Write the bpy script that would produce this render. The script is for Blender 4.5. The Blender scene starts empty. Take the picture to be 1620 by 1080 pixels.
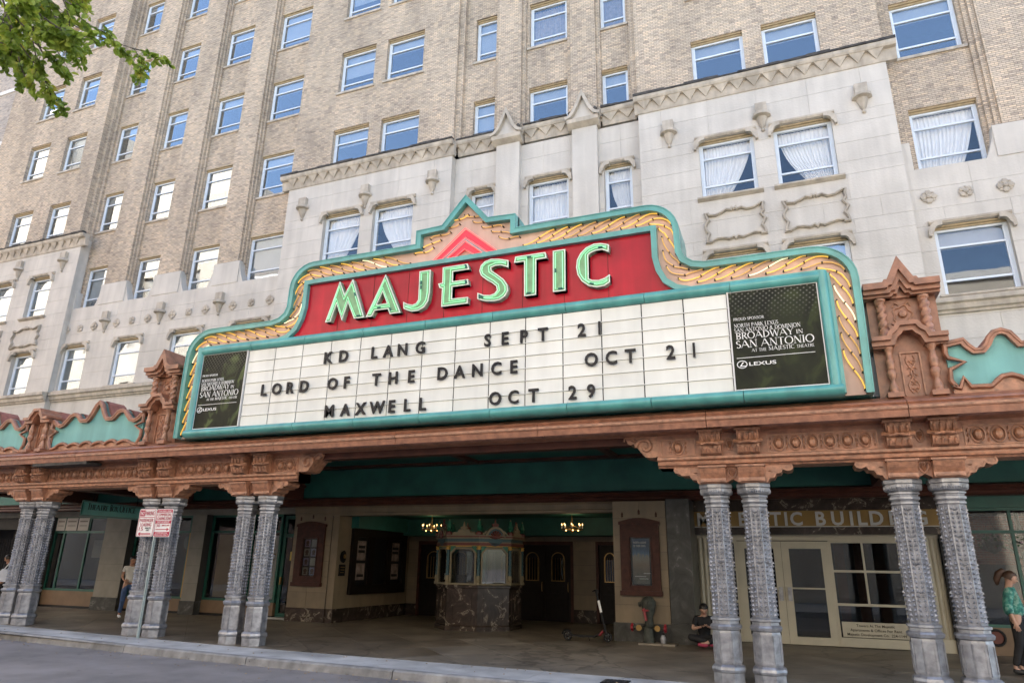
import bpy, bmesh, math, random
from mathutils import Vector, Matrix
random.seed(7)
R = math.radians
sc = bpy.context.scene
C = sc.collection
# All building dimensions below are in survey units; the whole place is brought to metres (x 0.86) at the end.
S = 0.86
PI = math.pi

# ------------------------------------------------------------------ camera, sky, sun, exposure
cam_d = bpy.data.cameras.new('camera')
cam = bpy.data.objects.new('camera', cam_d); C.objects.link(cam); sc.camera = cam
cam_d.sensor_width = 36.0; cam_d.lens = 36.0 * 1088.334 / 1620.0
cam_d.clip_start = 0.05; cam_d.clip_end = 1500
YAW, PITCH, ROLL = -0.3808, 0.3157, -0.0169
def cam_axes():
    cy, sy, cp, sp, cr, sr = math.cos(YAW), math.sin(YAW), math.cos(PITCH), math.sin(PITCH), math.cos(ROLL), math.sin(ROLL)
    X0 = Vector((cy, -sy, 0)); Y0 = Vector((sy, cy, 0)); Z = Vector((0, 0, 1))
    F = Y0 * cp + Z * sp; U = -Y0 * sp + Z * cp
    return X0 * cr - U * sr, X0 * sr + U * cr, F
cr_, cu_, cf_ = cam_axes()
cam.matrix_world = Matrix(((cr_.x, cu_.x, -cf_.x, 0), (cr_.y, cu_.y, -cf_.y, -19.88 * S), (cr_.z, cu_.z, -cf_.z, 1.8275 * S), (0, 0, 0, 1)))

SUN_EL, SUN_AZ = 47.0, 10.0          # the sun stands behind the theatre: the whole street front is in open shade
world = bpy.data.worlds.new('World'); sc.world = world; world.use_nodes = True
wn = world.node_tree.nodes; wl_ = world.node_tree.links
sky = wn.new('ShaderNodeTexSky'); sky.sky_type = 'NISHITA'; sky.sun_disc = False
sky.sun_elevation = R(SUN_EL); sky.sun_rotation = R(SUN_AZ); sky.air_density = 1.0; sky.dust_density = 1.5; sky.ozone_density = 1.0
bg = wn['Background']; bg.inputs['Strength'].default_value = 0.15
wl_.new(sky.outputs['Color'], bg.inputs['Color'])
sd = bpy.data.lights.new('sun', 'SUN'); sd.energy = 5.0; sd.angle = R(0.5); sd.color = (1.0, 0.95, 0.87)
sun = bpy.data.objects.new('sun', sd); C.objects.link(sun)
sdir = Vector((math.sin(R(SUN_AZ)) * math.cos(R(SUN_EL)), math.cos(R(SUN_AZ)) * math.cos(R(SUN_EL)), math.sin(R(SUN_EL))))
sun.rotation_euler = sdir.to_track_quat('Z', 'Y').to_euler()
sc.view_settings.view_transform = 'Standard'; sc.view_settings.look = 'None'
sc.view_settings.gamma = 1.0; sc.view_settings.use_curve_mapping = False
sc.view_settings.exposure = 2.08
sc.view_settings.use_white_balance = True
sc.view_settings.white_balance_temperature = 6550; sc.view_settings.white_balance_tint = 10
sc.render.engine = 'CYCLES'
sc.cycles.use_denoising = True
sc.cycles.max_bounces = 7; sc.cycles.transparent_max_bounces = 8
sc.cycles.caustics_reflective = False; sc.cycles.caustics_refractive = False

# ------------------------------------------------------------------ materials
MATS = {}
def new_mat(name):
    m = bpy.data.materials.new(name); m.use_nodes = True; MATS[name] = m
    nt = m.node_tree; return m, nt.nodes, nt.links, nt.nodes['Principled BSDF']
def ramp(n, l, src, stops):
    r = n.new('ShaderNodeValToRGB'); e = r.color_ramp.elements
    while len(e) < len(stops): e.new(0.5)
    for el, (p, c) in zip(e, stops): el.position = p; el.color = (*c, 1)
    l.new(src, r.inputs['Fac']); return r
def mulc(c, k): return tuple(min(1, max(0, v * k)) for v in c)
def mat(name, c, rough=0.6, metal=0.0, var=0.12, scale=3.0, bump=0.0, bscale=40.0, spec=0.5, objvar=0.0, streak=0.0, emis=0.0, coat=0.0):
    m, n, l, b = new_mat(name)
    geo = n.new('ShaderNodeNewGeometry')
    nz = n.new('ShaderNodeTexNoise'); nz.inputs['Scale'].default_value = scale; nz.inputs['Detail'].default_value = 6
    l.new(geo.outputs['Position'], nz.inputs['Vector'])
    r = ramp(n, l, nz.outputs['Fac'], [(0.32, mulc(c, 1 - var)), (0.68, mulc(c, 1 + var))])
    out = r.outputs['Color']
    if streak:
        mp = n.new('ShaderNodeMapping'); mp.inputs['Scale'].default_value = (2.6, 2.6, 0.22)
        l.new(geo.outputs['Position'], mp.inputs['Vector'])
        n2 = n.new('ShaderNodeTexNoise'); n2.inputs['Scale'].default_value = 1.6; n2.inputs['Detail'].default_value = 5
        l.new(mp.outputs['Vector'], n2.inputs['Vector'])
        r2 = ramp(n, l, n2.outputs['Fac'], [(0.38, (1 - streak,) * 3), (0.62, (1, 1, 1))])
        mx = n.new('ShaderNodeMix'); mx.data_type = 'RGBA'; mx.blend_type = 'MULTIPLY'; mx.inputs[0].default_value = 1
        l.new(out, mx.inputs[6]); l.new(r2.outputs['Color'], mx.inputs[7]); out = mx.outputs[2]
    if objvar:
        oi = n.new('ShaderNodeObjectInfo')
        mr = n.new('ShaderNodeMapRange'); mr.inputs[3].default_value = 1 - objvar; mr.inputs[4].default_value = 1 + objvar
        l.new(oi.outputs['Random'], mr.inputs[0])
        mx = n.new('ShaderNodeVectorMath'); mx.operation = 'SCALE'
        l.new(out, mx.inputs[0]); l.new(mr.outputs[0], mx.inputs['Scale']); out = mx.outputs[0]
    l.new(out, b.inputs['Base Color'])
    b.inputs['Roughness'].default_value = rough; b.inputs['Metallic'].default_value = metal
    b.inputs['Specular IOR Level'].default_value = spec
    if coat: b.inputs['Coat Weight'].default_value = coat; b.inputs['Coat Roughness'].default_value = 0.15
    if bump:
        nb = n.new('ShaderNodeTexNoise'); nb.inputs['Scale'].default_value = bscale; nb.inputs['Detail'].default_value = 4
        l.new(geo.outputs['Position'], nb.inputs['Vector'])
        bp = n.new('ShaderNodeBump'); bp.inputs['Strength'].default_value = bump; bp.inputs['Distance'].default_value = 0.02
        l.new(nb.outputs['Fac'], bp.inputs['Height']); l.new(bp.outputs['Normal'], b.inputs['Normal'])
    if emis:
        b.inputs['Emission Color'].default_value = (*c, 1); b.inputs['Emission Strength'].default_value = emis
    return m
def spotted(m, size, amount, dark, crack=True):
    """gum spots, oil marks and cracks worn into a floor material"""
    n, l = m.node_tree.nodes, m.node_tree.links; b = n['Principled BSDF']; src = b.inputs['Base Color'].links[0].from_socket
    geo = n.new('ShaderNodeNewGeometry'); vo = n.new('ShaderNodeTexVoronoi'); vo.inputs['Scale'].default_value = size; l.new(geo.outputs['Position'], vo.inputs['Vector'])
    r = ramp(n, l, vo.outputs['Distance'], [(amount*.7, (dark,)*3), (amount, (1, 1, 1))])
    v2 = n.new('ShaderNodeTexVoronoi'); v2.feature = 'DISTANCE_TO_EDGE'; v2.inputs['Scale'].default_value = size*.13
    nz = n.new('ShaderNodeTexNoise'); nz.inputs['Scale'].default_value = 2; nz.inputs['Detail'].default_value = 8; l.new(geo.outputs['Position'], nz.inputs['Vector'])
    av = n.new('ShaderNodeMix'); av.data_type = 'VECTOR'; av.inputs[0].default_value = .35; l.new(geo.outputs['Position'], av.inputs[4]); l.new(nz.outputs['Color'], av.inputs[5]); l.new(av.outputs[1], v2.inputs['Vector'])
    rc = ramp(n, l, v2.outputs['Distance'], [(.004, (.55,)*3), (.012, (1, 1, 1))])
    n3 = n.new('ShaderNodeTexNoise'); n3.inputs['Scale'].default_value = .7; n3.inputs['Detail'].default_value = 6; l.new(geo.outputs['Position'], n3.inputs['Vector'])
    r3 = ramp(n, l, n3.outputs['Fac'], [(.36, (.72,)*3), (.55, (1.05,)*3)])
    for k in ((r, rc, r3) if crack else (r, r3)):
        mx = n.new('ShaderNodeMix'); mx.data_type = 'RGBA'; mx.blend_type = 'MULTIPLY'; mx.inputs[0].default_value = 1; mx.clamp_result = False
        l.new(src, mx.inputs[6]); l.new(k.outputs['Color'], mx.inputs[7]); src = mx.outputs[2]
    l.new(src, b.inputs['Base Color'])
def brick_mat(name, c1, c2, mortar, w=0.15, h=0.054, stain=0.32):
    m, n, l, b = new_mat(name)
    geo = n.new('ShaderNodeNewGeometry'); sx = n.new('ShaderNodeSeparateXYZ'); l.new(geo.outputs['Position'], sx.inputs[0])
    ad = n.new('ShaderNodeMath'); l.new(sx.outputs['X'], ad.inputs[0]); l.new(sx.outputs['Y'], ad.inputs[1])
    cx = n.new('ShaderNodeCombineXYZ'); l.new(ad.outputs[0], cx.inputs['X']); l.new(sx.outputs['Z'], cx.inputs['Y'])
    bt = n.new('ShaderNodeTexBrick'); l.new(cx.outputs[0], bt.inputs['Vector'])
    for k, v in (('Scale', 1.0), ('Mortar Size', 0.008), ('Mortar Smooth', 0.2), ('Bias', -0.1), ('Brick Width', w), ('Row Height', h)): bt.inputs[k].default_value = v
    bt.inputs['Color1'].default_value = (*c1, 1); bt.inputs['Color2'].default_value = (*c2, 1); bt.inputs['Mortar'].default_value = (*mortar, 1)
    # a second tone picked brick by brick from cell noise
    sn = n.new('ShaderNodeVectorMath'); sn.operation = 'SNAP'; l.new(cx.outputs[0], sn.inputs[0]); sn.inputs[1].default_value = (w, h, 1)
    wh = n.new('ShaderNodeTexWhiteNoise'); wh.noise_dimensions = '2D'; l.new(sn.outputs[0], wh.inputs['Vector'])
    rr = ramp(n, l, wh.outputs['Value'], [(0.0, (0.70, 0.69, 0.70)), (0.2, (0.90, 0.90, 0.90)), (0.65, (1.03, 1.02, 1.0)), (1.0, (1.22, 1.17, 1.08))])
    mx = n.new('ShaderNodeMix'); mx.data_type = 'RGBA'; mx.blend_type = 'MULTIPLY'; mx.inputs[0].default_value = 1; mx.clamp_result = False
    l.new(bt.outputs['Color'], mx.inputs[6]); l.new(rr.outputs['Color'], mx.inputs[7])
    nz = n.new('ShaderNodeTexNoise'); nz.inputs['Scale'].default_value = 0.55; nz.inputs['Detail'].default_value = 7; nz.inputs['Roughness'].default_value = 0.65
    mp = n.new('ShaderNodeMapping'); mp.inputs['Scale'].default_value = (1.5, 1.5, 0.55); l.new(geo.outputs['Position'], mp.inputs['Vector']); l.new(mp.outputs[0], nz.inputs['Vector'])
    r2 = ramp(n, l, nz.outputs['Fac'], [(0.30, (1 - stain,) * 3), (0.62, (1.06, 1.05, 1.03))])
    m2 = n.new('ShaderNodeMix'); m2.data_type = 'RGBA'; m2.blend_type = 'MULTIPLY'; m2.inputs[0].default_value = 1; m2.clamp_result = False
    l.new(mx.outputs[2], m2.inputs[6]); l.new(r2.outputs['Color'], m2.inputs[7]); l.new(m2.outputs[2], b.inputs['Base Color'])
    b.inputs['Roughness'].default_value = 0.85
    hs = n.new('ShaderNodeMath'); hs.operation = 'SUBTRACT'; l.new(wh.outputs['Value'], hs.inputs[0]); l.new(bt.outputs['Fac'], hs.inputs[1])
    bp = n.new('ShaderNodeBump'); bp.inputs['Strength'].default_value = 0.9; bp.inputs['Distance'].default_value = 0.015
    l.new(hs.outputs[0], bp.inputs['Height']); l.new(bp.outputs['Normal'], b.inputs['Normal'])
    return m
def glass_mat(name, base=0.34, tint=(0.5, 0.56, 0.6), wave=0.25, gl=(0.92, 0.95, 1.0), blend=3.0):
    m, n, l, b = new_mat(name); n.remove(b); out = n['Material Output']
    tr = n.new('ShaderNodeBsdfTransparent'); tr.inputs[0].default_value = (*tint, 1)
    g = n.new('ShaderNodeBsdfGlossy'); g.inputs['Color'].default_value = (*gl, 1); g.inputs['Roughness'].default_value = 0.015
    lw = n.new('ShaderNodeLayerWeight'); lw.inputs['Blend'].default_value = 0.5
    pw = n.new('ShaderNodeMath'); pw.operation = 'POWER'; l.new(lw.outputs['Facing'], pw.inputs[0]); pw.inputs[1].default_value = blend
    mr = n.new('ShaderNodeMapRange'); mr.inputs[3].default_value = base; mr.inputs[4].default_value = 1.0
    l.new(pw.outputs[0], mr.inputs[0])
    mx = n.new('ShaderNodeMixShader'); l.new(mr.outputs[0], mx.inputs[0]); l.new(tr.outputs[0], mx.inputs[1]); l.new(g.outputs[0], mx.inputs[2])
    geo = n.new('ShaderNodeNewGeometry'); nz = n.new('ShaderNodeTexNoise'); nz.inputs['Scale'].default_value = 0.9; nz.inputs['Detail'].default_value = 1
    l.new(geo.outputs['Position'], nz.inputs['Vector'])
    bp = n.new('ShaderNodeBump'); bp.inputs['Strength'].default_value = wave; bp.inputs['Distance'].default_value = 0.05
    l.new(nz.outputs['Fac'], bp.inputs['Height']); l.new(bp.outputs['Normal'], g.inputs['Normal'])
    l.new(mx.outputs[0], out.inputs['Surface']); return m
def marble_mat(name, c, vein, rough=0.25, scale=3.0, thr=0.62):
    m, n, l, b = new_mat(name)
    geo = n.new('ShaderNodeNewGeometry')
    nz = n.new('ShaderNodeTexNoise'); nz.inputs['Scale'].default_value = scale; nz.inputs['Detail'].default_value = 9; nz.inputs['Distortion'].default_value = 1.6; nz.inputs['Roughness'].default_value = 0.62
    l.new(geo.outputs['Position'], nz.inputs['Vector'])
    r = ramp(n, l, nz.outputs['Fac'], [(0.3, mulc(c, 0.55)), (0.5, c), (thr - 0.02, mulc(c, 1.5)), (thr, vein), (thr + 0.03, mulc(c, 1.3))])
    l.new(r.outputs['Color'], b.inputs['Base Color']); b.inputs['Roughness'].default_value = rough; b.inputs['Specular IOR Level'].default_value = 0.3
    return m
def neon_mat(name, c, strength):
    m, n, l, b = new_mat(name)
    b.inputs['Base Color'].default_value = (*c, 1); b.inputs['Emission Color'].default_value = (*c, 1); b.inputs['Emission Strength'].default_value = strength
    b.inputs['Roughness'].default_value = 0.3
    return m

BRICK = brick_mat('tan_brick', (0.65, 0.54, 0.425), (0.55, 0.455, 0.35), (0.33, 0.28, 0.23))
BRICK_R = brick_mat('red_brick', (0.30, 0.10, 0.06), (0.22, 0.07, 0.045), (0.25, 0.2, 0.17))
STONE = mat('limestone', (0.565, 0.53, 0.475), 0.85, var=0.08, scale=1.3, bump=0.3, bscale=22, objvar=0.02, streak=0.10)
STONE_J = mat('limestone_joint', (0.52, 0.485, 0.43), 0.9, var=0.12, scale=2, streak=0.15)
STONE_O = mat('carved_limestone', (0.49, 0.435, 0.36), 0.85, var=0.16, scale=4, bump=0.4, bscale=25, streak=0.25)
NEIGH = brick_mat('grey_buff_brick', (0.46, 0.41, 0.37), (0.40, 0.36, 0.33), (0.42, 0.39, 0.36), stain=0.1)
WHITE_ST = mat('white_stone', (0.68, 0.67, 0.65), 0.8, var=0.05)
FLASH = mat('dark_flashing', (0.05, 0.045, 0.04), 0.8, var=0.5, scale=6, bump=0.6, bscale=15)
FRAME_W = mat('pale_window_paint', (0.66, 0.72, 0.78), 0.45, var=0.04)
HEAD_TAN = mat('tan_window_head', (0.40, 0.32, 0.20), 0.7, var=0.15, scale=8)
BLIND = mat('window_blind', (0.42, 0.42, 0.42), 0.8, var=0.05)
CURTAIN = mat('white_curtain', (0.86, 0.84, 0.80), 0.85, var=0.05)
CURT_T = mat('pinkish_curtain', (0.45, 0.36, 0.30), 0.85, var=0.2, scale=9)
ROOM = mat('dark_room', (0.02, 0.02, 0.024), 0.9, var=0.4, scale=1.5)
GLASS = glass_mat('window_glass', 0.15, (0.92, 0.95, 0.97), 0.05, (0.92, 0.97, 1.0), 2.6)
SHOPGL = glass_mat('shop_glass', 0.035, (0.8, 0.82, 0.82), 0.02, (.9, .9, .9), 3.5)
GLASS_C = glass_mat('curtained_glass', 0.055, (0.96, 0.97, 0.98), 0.05, (0.9, 0.95, 1.0), 3.5)
COPPER = mat('terracotta_paint', (0.31, 0.135, 0.078), 0.38, var=0.3, scale=7, bump=0.3, bscale=22, streak=0.2, spec=0.6)
COPPER_L = mat('terracotta_relief', (0.34, 0.165, 0.098), 0.40, var=0.38, scale=11, bump=0.3, bscale=30, spec=0.6)
ROOFT = mat('rust_roof_tile', (0.30, 0.115, 0.085), 0.6, var=0.25, scale=7, bump=0.3)
BROWN_D = mat('dark_brown_paint', (0.085, 0.03, 0.02), 0.5, var=0.25, spec=.3)
TEAL = mat('teal_enamel', (0.095, 0.35, 0.325), 0.32, var=0.14, scale=2.5, streak=0.18, coat=0.3)
TEAL_P = mat('teal_panel', (0.17, 0.42, 0.40), 0.55, var=0.12, scale=1.5, streak=0.18)
GREEN_D = mat('dark_green_paint', (0.022, 0.125, 0.10), 0.55, var=0.2, scale=2)
GREEN_F = mat('green_frame_paint', (0.018, 0.11, 0.08), 0.4, var=0.15)
RED = mat('red_enamel', (0.46, 0.008, 0.026), 0.3, var=0.2, scale=1.2, streak=0.2, spec=0.3)
PEACH = mat('peach_enamel', (0.64, 0.43, 0.34), 0.45, var=0.10, scale=2, streak=0.15)
CREAM = mat('cream_letter_panel', (0.73, 0.745, 0.705), 0.35, var=0.06, scale=1.5, objvar=0.05, streak=0.07)
BLACKL = mat('black_letter', (0.008, 0.009, 0.014), 0.3, var=0.1, spec=.25)
BLACK = mat('black_paint', (0.008, 0.008, 0.009), 0.5, var=0.2, spec=.25)
LGREEN = mat('pale_green_letter', (0.22, 0.38, 0.21), 0.45, var=0.14, scale=8)
LRIM = mat('letter_rim', (0.74, 0.84, 0.72), 0.4, var=0.06)
N_GREEN = neon_mat('green_neon', (0.35, 0.95, 0.50), 0.12)
N_YEL = neon_mat('yellow_neon', (1.0, 0.58, 0.09), 0.15)
N_WHT = neon_mat('cream_neon', (1.0, 0.90, 0.55), 0.24)
N_DIM = neon_mat('weak_amber_tube', (0.80, 0.47, 0.13), 0.06)
N_RED = neon_mat('red_neon', (1.0, 0.13, 0.12), 0.25)
CHEV_R = neon_mat('red_chevron', (0.75, 0.02, 0.05), 0.08)
CHEV_G = mat('grey_chevron', (0.28, 0.38, 0.40), 0.5)
SILVER_D = mat('shaded_silver_paint', (0.22, 0.225, 0.245), 0.5, metal=0.5, var=0.3, scale=9)  # darker silver for the shafts: shade between the relief studs painted into the colour
SILVER = mat('silver_paint', (0.36, 0.365, 0.385), 0.42, metal=0.6, var=0.28, scale=9, bump=0.2, bscale=25, streak=0.15)
CONC = mat('pavement_concrete', (0.43, 0.43, 0.42), 0.85, var=0.18, scale=2.2, bump=0.3, bscale=60, objvar=0.04)
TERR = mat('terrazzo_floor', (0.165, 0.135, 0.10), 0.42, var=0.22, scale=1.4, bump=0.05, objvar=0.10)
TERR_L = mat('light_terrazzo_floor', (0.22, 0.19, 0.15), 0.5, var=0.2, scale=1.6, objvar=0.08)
KERB = mat('kerb_concrete', (0.26, 0.255, 0.245), 0.9, var=0.3, scale=4, bump=0.6, bscale=35, objvar=0.05)
ASPH = mat('asphalt', (0.215, 0.195, 0.185), 0.9, var=0.2, scale=1.1, bump=0.8, bscale=90)
BEDJ = mat('pale_joint', (0.22, 0.20, 0.175), 0.9)
SIGN_G = mat('sign_green', (0.045, 0.30, 0.23), 0.5)
JOINT = mat('dark_joint', (0.06, 0.055, 0.05), 0.9)
for m_, s_, a_, d_ in ((CONC, 6.0, .10, .55), (TERR, 4.5, .07, .5), (TERR_L, 5, .08, .5), (ASPH, 3.0, .10, .6), (KERB, 7, .12, .6)): spotted(m_, s_, a_, d_, m_ in (TERR, TERR_L))
FAIENCE = mat('buff_faience', (0.215, 0.165, 0.105), 0.5, var=0.15, scale=2, objvar=0.08, streak=0.12)
GREYST = mat('grey_pier_stone', (0.24, 0.225, 0.19), 0.7, var=0.12, objvar=0.05)
MARB = marble_mat('brown_marble', (0.042, 0.030, 0.024), (0.30, 0.26, 0.20), 0.22, 2.6, 0.60)
MARB_G = marble_mat('grey_marble', (0.06, 0.06, 0.055), (0.2, 0.2, 0.19), 0.3, 2.0, 0.64)
WOOD = mat('dark_red_wood', (0.055, 0.018, 0.011), 0.5, var=0.3, scale=8, spec=.25)
WOOD_D = mat('black_wood', (0.012, 0.008, 0.006), 0.5, var=0.3, scale=8, spec=.2)
CREAMP = mat('cream_door_paint', (0.47, 0.435, 0.335), 0.5, var=0.07)
GOLD = mat('gold_fascia', (0.24, 0.145, 0.035), 0.4, var=0.12, metal=0.2)
LETGREY = mat('pale_grey_letter', (0.50, 0.50, 0.48), 0.5, var=0.06)
WHITE = mat('white_print', (0.80, 0.80, 0.78), 0.5, var=0.02)
SIGNRED = mat('sign_red', (0.42, 0.012, 0.05), 0.4, var=0.05)
BRASS = mat('old_brass', (0.35, 0.22, 0.08), 0.35, metal=0.8)
BULB = neon_mat('lit_bulb', (1.0, 0.55, 0.18), 2.2)
BOOTH_R = mat('booth_red', (0.12, 0.028, 0.018), 0.5)
BOOTH_B = mat('booth_blue', (0.022, 0.07, 0.08), 0.45)
BOOTH_C = mat('booth_cream', (0.19, 0.155, 0.09), 0.5)
BOOTH_G = mat('booth_green', (0.014, 0.12, 0.065), 0.45)
BOOTH_Y = mat('booth_gold', (0.45, 0.26, 0.06), 0.45)
TANW = mat('tan_bulkhead', (0.20, 0.13, 0.075), 0.6)
PAPER = mat('paper', (0.62, 0.60, 0.55), 0.7, var=0.05)
GALV = mat('galvanised_post', (0.38, 0.45, 0.45), 0.5, metal=0.4, var=0.1)

# ------------------------------------------------------------------ mesh building
class MB:
    def __init__(s): s.v = []; s.f = []
    def add(s, vs, fs):
        o = len(s.v); s.v += [tuple(v) for v in vs]; s.f += [tuple(i + o for i in f) for f in fs]; return s
    def box(s, x0, x1, y0, y1, z0, z1):
        return s.add([(x0,y0,z0),(x1,y0,z0),(x1,y1,z0),(x0,y1,z0),(x0,y0,z1),(x1,y0,z1),(x1,y1,z1),(x0,y1,z1)],
                     [(0,3,2,1),(4,5,6,7),(0,1,5,4),(1,2,6,5),(2,3,7,6),(3,0,4,7)])
    def prism(s, pts, a, b, ax='y'):
        n = len(pts)
        if ax == 'y': P = lambda p, t: (p[0], t, p[1])
        elif ax == 'z': P = lambda p, t: (p[0], p[1], t)
        else: P = lambda p, t: (t, p[0], p[1])
        return s.add([P(p, a) for p in pts] + [P(p, b) for p in pts],
                     [tuple(range(n)), tuple(range(2*n-1, n-1, -1))] + [(i, (i+1) % n, n+(i+1) % n, n+i) for i in range(n)])
    def lathe(s, prof, c=(0,0,0), n=12, ph=0.0, cap=True, sx=1.0, sy=1.0, a0=0.0, a1=2*PI):
        full = abs(a1 - a0 - 2*PI) < 1e-6; m = n if full else n + 1
        vs = []
        for r, z in prof:
            for i in range(m):
                a = ph + a0 + (a1-a0)*i/n; vs.append((c[0]+r*sx*math.cos(a), c[1]+r*sy*math.sin(a), c[2]+z))
        fs = []
        for j in range(len(prof)-1):
            for i in range(n):
                k = (i+1) % m; fs.append((j*m+i, j*m+k, (j+1)*m+k, (j+1)*m+i))
        if cap: fs += [tuple(range(m))[::-1], tuple((len(prof)-1)*m+i for i in range(m))]
        return s.add(vs, fs)
    def tube(s, pts, r, n=6, closed=False, cap=True):
        P = [Vector(p) for p in pts]; N = len(P); vs = []; rr = r if isinstance(r, (list, tuple)) else [r]*N
        up = Vector((0, 0, 1))
        for i in range(N):
            a = P[(i-1) % N] if (closed or i > 0) else P[i]; b = P[(i+1) % N] if (closed or i < N-1) else P[i]
            t = (b - a)
            if t.length < 1e-9: t = Vector((1, 0, 0))
            t.normalize(); u = up if abs(t.dot(up)) < 0.92 else Vector((0, 1, 0))
            if abs(t.y) < 0.3: u = Vector((0, 1, 0))
            e1 = t.cross(u).normalized(); e2 = t.cross(e1)
            for k in range(n):
                q = 2*PI*k/n; vs.append(P[i] + (e1*math.cos(q) + e2*math.sin(q))*rr[i])
        fs = []
        for i in range(N if closed else N-1):
            j = (i+1) % N
            for k in range(n): fs.append((i*n+k, i*n+(k+1) % n, j*n+(k+1) % n, j*n+k))
        if cap and not closed: fs += [tuple(range(n))[::-1], tuple((N-1)*n+k for k in range(n))]
        return s.add(vs, fs)
    def ribbon(s, pts, w, y0, y1, closed=False, side=1, h=None):
        """flat moulding in the xz plane: from the path to its offset by w, between depths y0 and y1"""
        q = offset(pts, w*side, closed); n = len(pts)
        vs = [(p[0], y0, p[1]) for p in pts] + [(p[0], y0, p[1]) for p in q] + [(p[0], y1, p[1]) for p in q] + [(p[0], y1, p[1]) for p in pts]
        fs = []
        for i in range(n if closed else n-1):
            j = (i+1) % n
            for a in range(4):
                b_ = (a+1) % 4; fs.append((a*n+i, a*n+j, b_*n+j, b_*n+i))
        if not closed: fs += [(0, n, 2*n, 3*n), (n-1, 4*n-1, 3*n-1, 2*n-1)]
        return s.add(vs, fs)
    def sweepx(s, prof, x0, x1): return s.prism(prof, x0, x1, 'x')
    def xf(s, M):
        s.v = [tuple(M @ Vector(v)) for v in s.v]; return s
    def mesh(s, name, m, smooth=None):
        me = bpy.data.meshes.new(name); me.from_pydata(s.v, [], s.f)
        bm = bmesh.new(); bm.from_mesh(me); bmesh.ops.recalc_face_normals(bm, faces=bm.faces); bm.to_mesh(me); bm.free()
        if m: me.materials.append(m)
        if smooth is not None:
            me.polygons.foreach_set('use_smooth', [True]*len(me.polygons)); me.set_sharp_from_angle(angle=R(smooth))
        me.update(); return me
def offset(pts, w, closed=False):
    n = len(pts); out = []
    for i in range(n):
        a = pts[(i-1) % n] if (closed or i > 0) else None; b = pts[(i+1) % n] if (closed or i < n-1) else None
        p = pts[i]; ns = []
        for u, v in ((a, p), (p, b)):
            if u is None or v is None: continue
            d = (v[0]-u[0], v[1]-u[1]); L = math.hypot(*d) or 1e-9; ns.append((d[1]/L, -d[0]/L))
        nx = sum(k[0] for k in ns); nz = sum(k[1] for k in ns); L = math.hypot(nx, nz) or 1e-9; nx /= L; nz /= L
        c = max(0.45, nx*ns[0][0] + nz*ns[0][1]); out.append((p[0]+nx*w/c, p[1]+nz*w/c))
    return out
WL = {}
def wloc(o): return WL.get(o.name, Vector((0, 0, 0)))
def link(o, parent=None, at=Vector((0, 0, 0))):
    C.objects.link(o); WL[o.name] = Vector(at)
    if parent is not None: o.parent = parent; o.location = Vector(at) - wloc(parent)
    else: o.location = at
    return o
def thing(name, label, cat, loc=(0, 0, 0), group=None):
    o = bpy.data.objects.new(name, None); o.empty_display_size = 0.3; link(o, None, Vector(loc))
    o['label'] = label; o['category'] = cat
    if group: o['group'] = group
    return o
def part(name, mb, m, parent, smooth=None, label=None, stuff=False, local=False):
    """a mesh part whose vertices are given in world coordinates (or, local=True, in its parent's)"""
    me = mb if isinstance(mb, bpy.types.Mesh) else mb.mesh(name, m, smooth)
    o = bpy.data.objects.new(name, me)
    if local: C.objects.link(o); o.parent = parent; WL[o.name] = wloc(parent)
    else: link(o, parent, Vector((0, 0, 0)))
    if label: o['label'] = label
    if stuff: o['kind'] = 'stuff'
    return o
def struct(name, mb, m, kind='structure', smooth=None):
    o = part(name, mb, m, None, smooth); o['kind'] = kind; return o
def inst(name, me, parent, loc, scale=(1, 1, 1), rot=None, label=None):
    o = bpy.data.objects.new(name, me); link(o, parent, Vector(loc)); o.scale = scale
    if rot: o.rotation_euler = rot
    if label: o['label'] = label
    return o
UB = {}
def ubox(m):
    if m.name not in UB: UB[m.name] = MB().box(-.5, .5, -.5, .5, -.5, .5).mesh('unit_block', m)
    return UB[m.name]
def block(name, parent, m, x0, x1, y0, y1, z0, z1):
    return inst(name, ubox(m), parent, ((x0+x1)/2, (y0+y1)/2, (z0+z1)/2), (x1-x0, y1-y0, z1-z0))
def free_rects(x0, x1, z0, z1, ops, zb=()):
    zs = sorted({z0, z1} | {min(max(z, z0), z1) for o in ops for z in (o[2], o[3])} | {z for z in zb if z0 < z < z1})
    for a, b in zip(zs, zs[1:]):
        if b - a < 1e-4: continue
        cut = sorted((o[0], o[1]) for o in ops if o[2] < b-1e-5 and o[3] > a+1e-5 and o[1] > x0 and o[0] < x1)
        x = x0
        for c0, c1 in cut:
            if c0 > x + 1e-4: yield (x, c0, a, b)
            x = max(x, c1)
        if x < x1 - 1e-4: yield (x, x1, a, b)
def wall(name, parent, m, x0, x1, z0, z1, y0, y1, ops=()):
    mb = MB()
    for r in free_rects(x0, x1, z0, z1, ops): mb.box(r[0], r[1], y0, y1, r[2], r[3])
    return part(name, mb, m, parent)
ASH = []
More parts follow.
